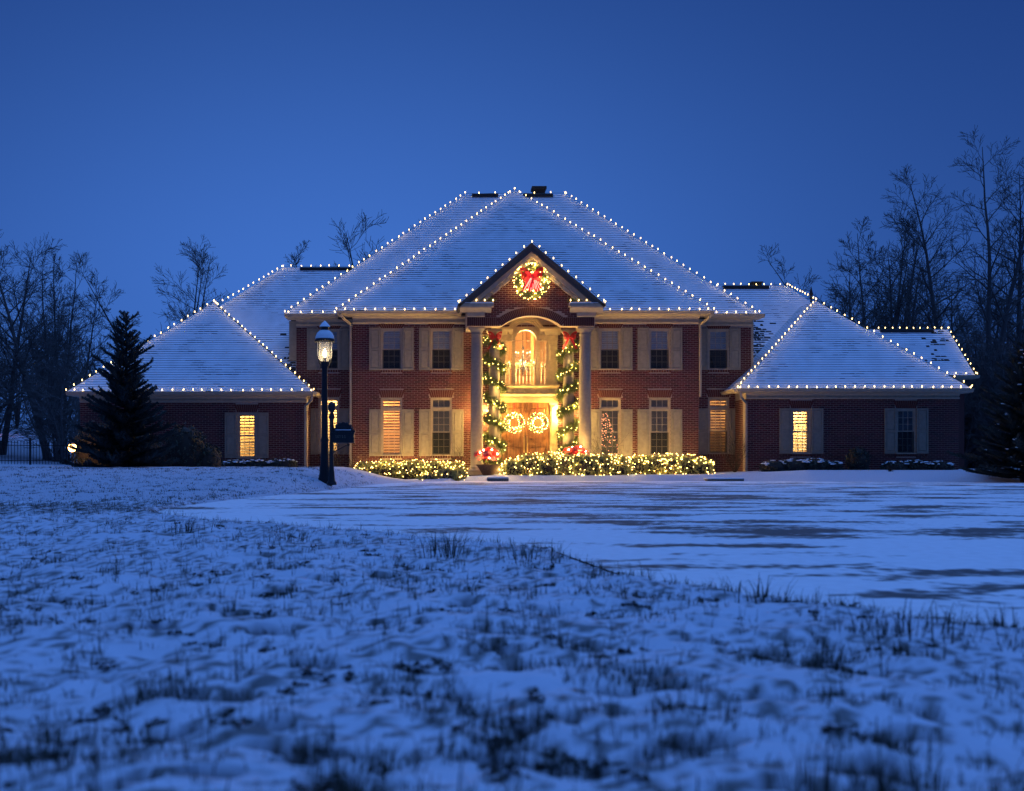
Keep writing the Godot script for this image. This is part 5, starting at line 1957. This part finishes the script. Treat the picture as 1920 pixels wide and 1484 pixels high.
# ---------------------------------------------------------------- single things
func planters() -> void:
	for i in 2:
		var x := 2.08 if i == 0 else 5.15
		var d := 37.55 if i == 0 else 38.15
		var y := 0.10 if i == 0 else 0.2
		var t := thing("planter", V(x, y, d), "flared dark clay planter on the step in front of the left column" if i == 0 else "flared clay planter behind the hedge at the right column's foot", "planter")
		var b := MB.new()
		b.lathe(V(x, y, d), [Vector2(0.001, 0), Vector2(0.15, 0), Vector2(0.16, 0.05), Vector2(0.37, 0.40), Vector2(0.41, 0.41), Vector2(0.41, 0.445), Vector2(0.37, 0.445), Vector2(0.33, 0.38), Vector2(0.001, 0.37)], 24)
		obj("pot", b, M.pot, t)
		b = MB.new()
		b.lathe(V(x, y + 0.39, d), [Vector2(0.335, 0.0), Vector2(0.2, 0.03), Vector2(0.001, 0.04)], 16)
		obj("soil", b, M.litter, t)
		var pt := thing("poinsettia", V(x, y + 0.4, d), "red poinsettias glowing in the left planter" if i == 0 else "red poinsettias glowing above the hedge at the right column", "flowers")
		for k in 24:
			var a := TAU * k / 24.0 * 2.4
			var rr := R(0.05, 0.40)
			var c := V(x + cos(a) * rr, y + 0.60 + R(0, 0.32) + (0.40 - rr) * 0.35, d + sin(a) * rr)
			var ax := Vector3(cos(a) * rr * 1.6, 1, -sin(a) * rr * 1.6).normalized()
			var sx := ax.cross(Vector3(0.2, 0.1, 1)).normalized()
			var sy := ax.cross(sx)
			b = MB.new()
			for j in 9:
				var q := TAU * j / 9.0
				var o := sx * cos(q) + sy * sin(q)
				var s := ax.cross(o) * 0.045
				var ln := R(0.17, 0.24)
				var tip := c + o * ln - ax * R(-0.02, 0.06)
				var m1 := c + o * ln * 0.5 + ax * 0.025
				b.tri(c, m1 - s, m1 + s, ax)
				b.tri(m1 - s, tip, m1 + s, ax)
			obj("flower", b, M.poinsettia, pt)
		b = MB.new()
		for k in 34:
			var a := R(0, TAU)
			var o := Vector3(cos(a), R(-0.2, 0.5), sin(a)).normalized()
			var c := V(x, y + 0.5, d) + o * R(0.1, 0.3)
			var s := o.cross(Vector3.UP).normalized() * 0.04
			b.quad(c, c + o * 0.1 - s, c + o * 0.2, c + o * 0.1 + s, Vector3.UP)
		obj("leaf_cluster", b, M.poinsettia_leaf, pt)
		# small spot lamps among the flowers that shine up the columns
		var spots := []
		for q in [[-0.16, 0.93, 0.16], [0.12, 0.95, 0.2], [0.02, 0.66, 0.36], [0.3, 0.8, 0.15], [-0.28, 0.85, 0.12]]:
			spots.append(V(x + q[0], y + q[1], d) + Vector3(0, 0, q[2]))
		var s := thing("flower_lights", V(x, y + 0.6, d), "cluster of warm bulbs among the poinsettias of the " + ("left planter" if i == 0 else "right planter"), "string lights")
		for q in spots:
			var bm := MB.new()
			bm.ball(q, Vector3(0.03, 0.028, 0.03), 4, 7)
			obj("bulb", bm, M.sconce_bulb, s)
			lamp(q, 0.7, WARM, s, 0.03)

func street_lamp() -> void:
	var x := -2.3
	var d := 25.0
	var g := land(x, d, maxf(off_drive(x, d), 0.3))
	var t := thing("lamp_post", V(x, g, d), "black lamp post with snow capped glass lantern, lit, on the left lawn", "lamp post")
	var b := MB.new()
	b.lathe(V(x, g, d), [Vector2(0.001, -0.1), Vector2(0.17, -0.1), Vector2(0.17, 0.06), Vector2(0.14, 0.10), Vector2(0.12, 0.20), Vector2(0.115, 0.30), Vector2(0.125, 0.33), Vector2(0.10, 0.36), Vector2(0.085, 0.9), Vector2(0.098, 0.93), Vector2(0.098, 0.97), Vector2(0.075, 1.0), Vector2(0.065, 2.55), Vector2(0.085, 2.58), Vector2(0.065, 2.62), Vector2(0.095, 2.70), Vector2(0.11, 2.72), Vector2(0.001, 2.73)], 16)
	obj("pole", b, M.black_metal, t)
	b = MB.new()
	var y := g + 2.70
	for i in 4:
		var a := TAU * (i + 0.5) / 4
		var o := Vector3(cos(a), 0, sin(a))
		var c := V(x, y, d)
		b.tube([c + o * 0.05 + Vector3.UP * -0.1, c + o * 0.14 + Vector3.UP * -0.04, c + o * 0.19 + Vector3.UP * 0.08, c + o * 0.185 + Vector3.UP * 0.50], [0.012, 0.012, 0.011, 0.011], 6)
	b.lathe(V(x, y + 0.48, d), [Vector2(0.19, 0), Vector2(0.225, 0.005), Vector2(0.225, 0.035), Vector2(0.19, 0.04)], 24)
	for i in 24:
		var a := TAU * i / 24
		b.ball(V(x, y + 0.475, d) + Vector3(cos(a), 0, sin(a)) * 0.212, Vector3(0.022, 0.022, 0.022), 4, 6)
	obj("lantern_frame", b, M.black_metal, t)
	b = MB.new()
	b.lathe(V(x, y + 0.02, d), [Vector2(0.09, 0), Vector2(0.135, 0.05), Vector2(0.165, 0.13), Vector2(0.172, 0.25), Vector2(0.17, 0.46)], 24)
	obj("lantern_glass", b, M.lamp_glass, t)
	b = MB.new()
	b.lathe(V(x, y + 0.52, d), [Vector2(0.205, 0), Vector2(0.195, 0.06), Vector2(0.16, 0.13), Vector2(0.10, 0.19), Vector2(0.085, 0.20), Vector2(0.085, 0.26), Vector2(0.12, 0.275), Vector2(0.10, 0.30), Vector2(0.05, 0.36), Vector2(0.001, 0.41)], 20)
	var hd := obj("lantern_roof", b, M.black_metal, t)
	b = MB.new()
	b.lathe(V(x, y + 0.526, d), [Vector2(0.214, 0.005), Vector2(0.208, 0.06), Vector2(0.175, 0.135), Vector2(0.11, 0.197)], 20)
	b.lathe(V(x, y + 0.526, d), [Vector2(0.127, 0.272), Vector2(0.11, 0.305), Vector2(0.056, 0.37), Vector2(0.001, 0.42)], 16)
	obj("snow_cover", b, M.snow, hd)
	b = MB.new()
	b.lathe(V(x, y + 0.04, d), [Vector2(0.03, 0), Vector2(0.03, 0.07), Vector2(0.012, 0.08)], 10)
	obj("socket", b, M.dark, t)
	b = MB.new()
	b.lathe(V(x, y + 0.12, d), [Vector2(0.012, 0), Vector2(0.036, 0.04), Vector2(0.042, 0.09), Vector2(0.03, 0.14), Vector2(0.002, 0.20)], 10)
	obj("bulb", b, M.post_bulb, t)
	lamp(V(x, y + 0.2, d), 0.22, ROOF_WARM, t, 0.05)

func spiral(b: MB, c: Vector3, r0: float, turns: float, a0: float, w: float) -> void:
	var p := []
	var rad := []
	var n := int(turns * 14)
	for i in n + 1:
		var f := float(i) / n
		var a := a0 + TAU * turns * f
		p.append(c + Vector3(cos(a), sin(a), 0) * r0 * (1.0 - 0.8 * f))
		rad.append(w)
	b.tube(p, rad, 5)

func mailbox() -> void:
	var d := 24.5
	var s := d / 2080.0
	var x := -2.10
	var g := land(x, d, 0.3) - 0.02
	var t := thing("mailbox", V(x, g, d), "black ornate mailbox on a finial post right of the lamp post", "mailbox")
	var b := MB.new()
	b.lathe(V(x, g, d), [Vector2(0.001, 0), Vector2(0.11, 0), Vector2(0.11, 0.05), Vector2(0.075, 0.1), Vector2(0.06, 0.3), Vector2(0.05, 0.34), Vector2(0.046, 1.45), Vector2(0.065, 1.48), Vector2(0.065, 1.53), Vector2(0.045, 1.56), Vector2(0.04, 1.62), Vector2(0.075, 1.66), Vector2(0.085, 1.72), Vector2(0.075, 1.79), Vector2(0.03, 1.83), Vector2(0.001, 1.845)], 14)
	obj("post", b, M.mailbox, t)
	var y := g + 0.95
	b = MB.new()
	# box body with moulded rim and arched cover
	b.span(V(x + 0.02, y, d - 0.11), V(x + 0.50, y + 0.24, d + 0.11))
	b.span(V(x + 0.0, y + 0.21, d - 0.135), V(x + 0.53, y + 0.255, d + 0.135))
	b.span(V(x + 0.01, y - 0.02, d - 0.12), V(x + 0.51, y + 0.02, d + 0.12))
	var arc := []
	for i in 15:
		var a := PI * i / 14.0
		arc.append(V(x + 0.265 + cos(a) * 0.19, y + 0.25 + sin(a) * 0.17, d - 0.10))
	b.extrude(arc, Vector3(0, 0, -0.2))
	for i in 7:
		var a := PI * (i + 0.5) / 7.0
		b.ball(V(x + 0.265 + cos(a) * 0.19, y + 0.25 + sin(a) * 0.165, d - 0.09), Vector3(0.04, 0.035, 0.03), 4, 7)
	var body := obj("box", b, M.mailbox, t)
	b = MB.new()
	b.bevel_box(V(x + 0.265, y + 0.262, d - 0.115), Vector3(0.34, 0.018, 0.04), 0.006)
	obj("snow_cover", b, M.snow, body)
	b = MB.new()
	b.span(V(x + 0.49, y + 0.1, d - 0.125), V(x + 0.505, y + 0.16, d - 0.11))
	obj("latch", b, M.brass, body)
	var tm := TextMesh.new()
	tm.text = "10714"
	var sf := SystemFont.new()
	sf.font_names = PackedStringArray(["Droid Serif"])
	tm.font = sf
	tm.font_size = 32
	tm.pixel_size = 0.0026
	tm.depth = 0.006
	tm.material = M.numeral
	inst("numerals", tm, Transform3D(Basis.IDENTITY, V(x + 0.20, y + 0.115, d - 0.113)), body)
	b = MB.new()
	b.tube([V(x + 0.04, y - 0.22, d), V(x + 0.16, y - 0.16, d), V(x + 0.29, y - 0.09, d), V(x + 0.38, y - 0.05, d)], [0.012, 0.013, 0.012, 0.01], 6)
	spiral(b, V(x + 0.12, y - 0.07, d), 0.05, 1.3, -2.2, 0.009)
	spiral(b, V(x + 0.375, y - 0.055, d), 0.032, 1.2, 2.0, 0.008)
	b.tube([V(x + 0.09, y - 0.11, d), V(x + 0.06, y - 0.2, d), V(x + 0.03, y - 0.26, d)], [0.009, 0.009, 0.008], 5)
	obj("bracket", b, M.mailbox, t)

func fence() -> void:
	var t := thing("iron_fence", V(-16.6, 0.4, 45), "black iron picket fence below the snowy hill at the far left", "fence")
	var a := V(-18.6, 0.55, 43.5)
	var e := V(-14.6, 0.55, 46.5)
	var ln := a.distance_to(e)
	var dir := (e - a) / ln
	var b := MB.new()
	b.box(Vector3(0, 0.45, 0), Vector3(0.018, 0.9, 0.018))
	b.ball(Vector3(0, 0.92, 0), Vector3(0.018, 0.035, 0.018), 4, 5)
	var pick := b.mesh(M.black_metal)
	b = MB.new()
	b.box(Vector3(0, 0.5, 0), Vector3(0.07, 1.05, 0.07))
	b.box(Vector3(0, 1.04, 0), Vector3(0.09, 0.03, 0.09))
	var post := b.mesh(M.black_metal)
	var y0 := 0.0
	for k in 2:
		b = MB.new()
		b.box((a + e) * 0.5 + Vector3.UP * (0.15 + k * 0.62), Vector3(ln, 0.03, 0.022), Basis(dir, Vector3.UP, dir.cross(Vector3.UP)))
		obj("rail", b, M.black_metal, t)
	var s := 0.0
	var i := 0
	while s <= ln:
		inst("post" if i % 12 == 0 else "picket", post if i % 12 == 0 else pick, Transform3D(Basis.IDENTITY, a + dir * s), t)
		s += 0.125
		i += 1

func small_things() -> void:
	# snow covered stone block beside the step
	var t := thing("stone_block", V(2.3, -0.01, 35.9), "flat stone block with a smooth snow cover in front of the planter", "stone")
	var b := MB.new()
	b.bevel_box(V(2.32, 0.045, 36.2), Vector3(0.66, 0.11, 0.66), 0.015)
	obj("slab", b, M.stone, t)
	b = MB.new()
	b.bevel_box(V(2.32, 0.125, 36.2), Vector3(0.68, 0.055, 0.68), 0.02)
	obj("snow_cover", b, M.snow, t)
	t = thing("flat_slab", V(9.6, -0.01, 36.2), "low flat snow covered slab at the right end of the lit hedge", "stone")
	b = MB.new()
	b.bevel_box(V(9.75, 0.035, 36.4), Vector3(1.2, 0.08, 0.5), 0.015)
	obj("slab", b, M.stone, t)
	b = MB.new()
	b.bevel_box(V(9.75, 0.09, 36.4), Vector3(1.22, 0.035, 0.52), 0.012)
	obj("snow_cover", b, M.snow, t)
	# glowing path light at the left end of the house
	var p := V(-11.35, 0.42, 35.5)
	p.y = land(-11.35, 35.5, 5.0) - 0.02
	t = thing("path_light", p, "small orange glowing garden light by the dark bushes at the left", "garden light")
	b = MB.new()
	b.lathe(p, [Vector2(0.05, 0), Vector2(0.02, 0.04), Vector2(0.016, 0.52), Vector2(0.04, 0.54)], 8)
	b.lathe(p + Vector3.UP * 0.755, [Vector2(0.10, 0), Vector2(0.08, 0.02), Vector2(0.02, 0.06), Vector2(0.001, 0.07)], 12)
	b.tube([p + Vector3(0.035, 0.53, 0), p + Vector3(0.1, 0.76, 0)], [0.006, 0.006], 4)
	b.tube([p + Vector3(-0.035, 0.53, 0), p + Vector3(-0.1, 0.76, 0)], [0.006, 0.006], 4)
	obj("stem", b, M.black_metal, t)
	b = MB.new()
	b.ball(p + Vector3.UP * 0.65, Vector3(0.14, 0.14, 0.14), 6, 10)
	obj("bulb", b, M.path_bulb, t)
	lamp(p + Vector3.UP * 0.65, 0.5, Color(1.0, 0.48, 0.12), t, 0.08)
	# far lamps between the trees
	for q in [[V(-25.6, 0, 66), 2.85, "tiny orange lamp at the far left edge beyond the hill"], [V(34.0, 0, 64.0), 4.85, "tiny reddish lamp between the trees at the far right"]]:
		var c: Vector3 = q[0]
		c.y = land(c.x, -c.z, 9.0)
		t = thing("far_lamp", c, q[2], "lamp")
		b = MB.new()
		b.tube([c, c + Vector3.UP * (q[1] - c.y - 0.1)], [0.05, 0.04], 6)
		obj("pole", b, M.black_metal, t)
		b = MB.new()
		b.ball(Vector3(c.x, q[1], c.z), Vector3(0.11, 0.11, 0.11), 5, 8)
		obj("bulb", b, M.red_lamp, t)
		lamp(Vector3(c.x, q[1], c.z), 0.2, Color(1.0, 0.3, 0.1), t, 0.08)
	# evergreen sprigs on the cornice returns
	for s in [-1, 1]:
		var c := V(1.95 if s < 0 else 5.2, 6.09, 37.95)
		t = thing("evergreen_swag", c, "dark evergreen sprig lying on the %s cornice return under the gable" % ("left" if s < 0 else "right"), "greenery")
		b = MB.new()
		for i in 70:
			spray(b, c + Vector3(R(-0.35, 0.35), R(0, 0.10), R(-0.08, 0.1)), Vector3(R(-1, 1), R(0.1, 0.7), R(-0.3, 0.6)).normalized(), 0.16, 6)
		obj("greenery", b, M.fir, t)

func decorations() -> void:
	var c := V(3.575, 6.80, 37.92)
	var t := wreath(c, 0.47, 0.16, 420, 150, 0, "large lit wreath with a red bow in the brick gable")
	var b := MB.new()
	bow_shape(b, c + Vector3(0, 0.14, 0.14), 0.72)
	var edge := MB.new()
	for i in 9:
		var k := (i - 4) / 4.0
		var p := []
		for j in 6:
			var f := j / 5.0
			p.append(c + Vector3(k * (0.06 + 0.27 * f), 0.14 - f * (0.46 + 0.05 * cos(i * 2.0)), 0.18 + 0.03 * sin(f * 5.0 + i)))
		b.ribbon(p, Vector3(0.042, 0.01, 0))
		var rad := []
		for q in p.size():
			p[q] += Vector3(0.042, 0, 0.012)
			rad.append(0.008)
		edge.tube(p, rad, 4)
	var bw := obj("bow", b, M.red_cloth, t)
	obj("rope_light", edge, M.rope_light, bw)
	for q in [[-0.2, -0.1], [0.2, -0.1], [0.0, -0.25], [-0.12, 0.18], [0.12, 0.18]]:
		lamp(c + Vector3(q[0], q[1], 0.30), 0.03, Color(1, 0.25, 0.18), bw, 0.03, 3.0)
	wreath(V(3.145, 2.04, 39.87), 0.27, 0.10, 260, 95, 9, "lit wreath hung on the left door leaf")
	wreath(V(3.995, 2.04, 39.87), 0.27, 0.10, 260, 95, 9, "lit wreath hung on the right door leaf")
	for x in [3.145, 3.995]:
		t = thing("wreath_ribbon", V(x, 2.35, 39.9), "ribbon with red baubles holding the wreath of the %s door" % ("left" if x < 3.5 else "right"), "ribbon")
		b = MB.new()
		b.span(V(x - 0.015, 2.35, 39.955), V(x + 0.015, 2.75, 39.962))
		obj("strap", b, M.red_cloth, t)
		for i in 4:
			b = MB.new()
			b.ball(V(x, 2.43 + i * 0.085, 39.93), Vector3.ONE * 0.028, 5, 8)
			obj("bauble", b, M.berry, t)
	garland(2.39, 39.2, 0.19, 1.0, "lit evergreen garland spiralling down the left inner column")
	garland(5.01, 39.2, 0.19, -1.0, "lit evergreen garland spiralling down the right inner column")
	bow(V(2.40, 5.02, 38.90), 0.44, "red bow at the top of the left garland column")
	bow(V(5.02, 5.02, 38.90), 0.44, "red bow at the top of the right garland column")
	# chandelier in the stair hall
	var cc := V(3.64, 4.35, 42.0)
	t = thing("chandelier", cc - Vector3.UP * 0.45, "dark branched chandelier hanging behind the arched hall window", "chandelier")
	b = MB.new()
	b.tube([cc + Vector3.UP * 2.25, cc + Vector3.UP * 0.7], [0.012, 0.012], 5)
	b.lathe(cc, [Vector2(0.001, -0.42), Vector2(0.04, -0.38), Vector2(0.02, -0.3), Vector2(0.09, -0.12), Vector2(0.03, 0.05), Vector2(0.06, 0.2), Vector2(0.03, 0.45), Vector2(0.05, 0.6), Vector2(0.01, 0.72)], 10)
	var spots := []
	for ring in [[0.52, -0.05, 8], [0.28, 0.3, 5]]:
		for i in ring[2]:
			var a: float = TAU * (i + 0.3) / ring[2]
			var o := Vector3(cos(a), 0, sin(a))
			b.tube([cc + o * 0.05 + Vector3.UP * (ring[1] - 0.05), cc + o * ring[0] * 0.5 + Vector3.UP * (ring[1] - 0.2), cc + o * ring[0] * 0.9 + Vector3.UP * (ring[1] - 0.15), cc + o * ring[0] + Vector3.UP * ring[1]], [0.014, 0.013, 0.012, 0.012], 5)
			b.lathe(cc + o * ring[0] + Vector3.UP * ring[1], [Vector2(0.04, 0), Vector2(0.015, 0.02), Vector2(0.013, 0.1)], 6)
			spots.append(cc + o * ring[0] + Vector3.UP * (ring[1] + 0.135))
	obj("frame", b, M.black_metal, t)
	b = MB.new()
	b.lathe(Vector3.ZERO, [Vector2(0.004, -0.03), Vector2(0.017, 0.0), Vector2(0.002, 0.045)], 6)
	var cb := b.mesh(M.candle_bulb)
	for s in spots:
		inst("bulb", cb, Transform3D(Basis.IDENTITY, s), t)
		lamp(s, 1.7, HALL, t, 0.02)
	# garland on the balustrade
	t = thing("railing_garland", V(3.6, 4.4, 42.9), "dark garland with small lights along the upstairs balustrade", "garland")
	b = MB.new()
	spots = []
	for i in 90:
		var x := 1.75 + 3.7 * i / 89.0
		var y := 4.42 - 0.12 * absf(sin(i * 0.17))
		for k in 4:
			spray(b, V(x, y, 42.93), Vector3(R(-1, 1), R(-1, 0.6), R(0, 1)).normalized(), 0.13, 6)
		if i % 5 == 0: spots.append(V(x, y + R(-0.08, 0.05), 42.82))
	obj("greenery", b, M.fir, t)
	hanging_lights(t, spots, 6, 0.01)
	# lit tree inside the room right of the entrance
	var tp := V(6.66, 0.4, 41.4)
	t = thing("christmas_tree", tp, "lit indoor tree seen through the window right of the entrance", "tree")
	b = MB.new()
	spots = []
	b.tube([tp, tp + Vector3.UP * 2.1], [0.05, 0.01], 6)
	for i in 420:
		var f := R(0, 1)
		var a := R(0, TAU)
		var r := 0.55 * (1.0 - f) + 0.05
		spray(b, tp + Vector3(cos(a) * r * 0.6, 0.25 + f * 1.85, sin(a) * r * 0.6), Vector3(cos(a), R(-0.3, 0.3), sin(a)).normalized(), 0.28 * (1.1 - f * 0.5), 7, 0.008)
	obj("branches", b, M.fir, t)
	for i in 170:
		var f := R(0, 0.97)
		var a := R(-0.4, PI + 0.4)
		var r := 0.58 * (1.0 - f) + 0.05
		spots.append(tp + Vector3(cos(a) * r, 0.3 + f * 1.8, sin(a) * r + 0.03))
	hanging_lights(t, spots, 10, 0.012, Color(1.0, 0.45, 0.2), tree_mini)

# clear dusk air: deep blue overhead, paler low down, palest where the sun went down behind the house
func dusk() -> ImageTexture:
	var w := 512
	var im := Image.create(w, 256, false, Image.FORMAT_RGBF)
	var zen := Vector3(0.006, 0.027, 0.15)
	var low := Vector3(0.051, 0.163, 0.575)
	for j in 256:
		var el := 90.0 - 180.0 * (j + 0.5) / 256.0
		var f := exp(-pow(maxf(el - 9.0, 0.0) / 15.0, 1.6))
		if el < 0.0: f = 0.7
		for i in w:
			var az := wrapf(360.0 * (i + 0.5) / w + 4.0, -180.0, 180.0)
			var q := f * (0.30 + 0.70 * exp(-pow(az / 23.0, 2.0)))
			var c := zen.lerp(low, q)
			im.set_pixel(i, j, Color(c.x, c.y, c.z))
	return ImageTexture.create_from_image(im)

func sky_and_camera() -> void:
	var cam := Camera3D.new()
	cam.name = "camera"
	cam.projection = Camera3D.PROJECTION_FRUSTUM
	cam.near = 0.1
	cam.far = 900.0
	cam.size = 1484.0 / 2080.0 * 0.1
	cam.frustum_offset = Vector2(160.0 / 2080.0 * 0.1, 128.0 / 2080.0 * 0.1)
	add_child(cam)
	cam.position = Vector3(0, CAM, 0)
	var at := CameraAttributesPhysical.new()
	at.frustum_focus_distance = 36.0
	at.exposure_aperture = 2.8
	at.frustum_focal_length = 35.0
	at.frustum_near = 0.1
	at.frustum_far = 900.0
	cam.attributes = at
	cam.current = true
	var sky := PanoramaSkyMaterial.new()
	sky.panorama = dusk()
	var e := Environment.new()
	e.background_mode = Environment.BG_SKY
	e.sky = Sky.new()
	e.sky.sky_material = sky
	e.tonemap_mode = Environment.TONE_MAPPER_LINEAR
	e.tonemap_exposure = 1.0
	e.sdfgi_enabled = true
	e.ssao_enabled = true
	e.ssil_enabled = true
	var we := WorldEnvironment.new()
	we.name = "world"
	we.environment = e
	add_child(we)
	var sun := DirectionalLight3D.new()   # the last glow of the dusk sky, very soft
	sun.name = "dusk_light"
	sun.light_color = Color(0.135, 0.355, 1.0).linear_to_srgb()
	sun.light_energy = 0.66
	sun.light_angular_distance = 80.0
	sun.shadow_enabled = true
	sun.sky_mode = DirectionalLight3D.SKY_MODE_LIGHT_ONLY
	add_child(sun)
	sun.look_at_from_position(Vector3.ZERO, Vector3(-0.12, -1.0, 0.06))

func _ready() -> void:
	rg.seed = 12
	sky_and_camera()
	materials()
	noises()
	bulbs_ready()
	leaf_mesh = leaf_cluster(M.leaf, 7, 0.055, 0.014)
	ground()
	house()
	trees()
	rg.seed = 55
	spruce(V(-8.4, 0.38, 31.0), 4.35, 1.22, "dark blue green spruce in front of the left wing", 24.0, Color(0.022, 0.036, 0.034), 0.0)
	spruce(V(18.3, 0.1, 34.0), 4.2, 1.6, "broad dark evergreen with snow patches at the right edge", 26.0, Color(0.018, 0.026, 0.02), 0.025)
	rg.seed = 66
	lit_hedges()
	planters()
	street_lamp()
	mailbox()
	fence()
	small_things()
	decorations()
	strings()
	rg.seed = 99
	grass()
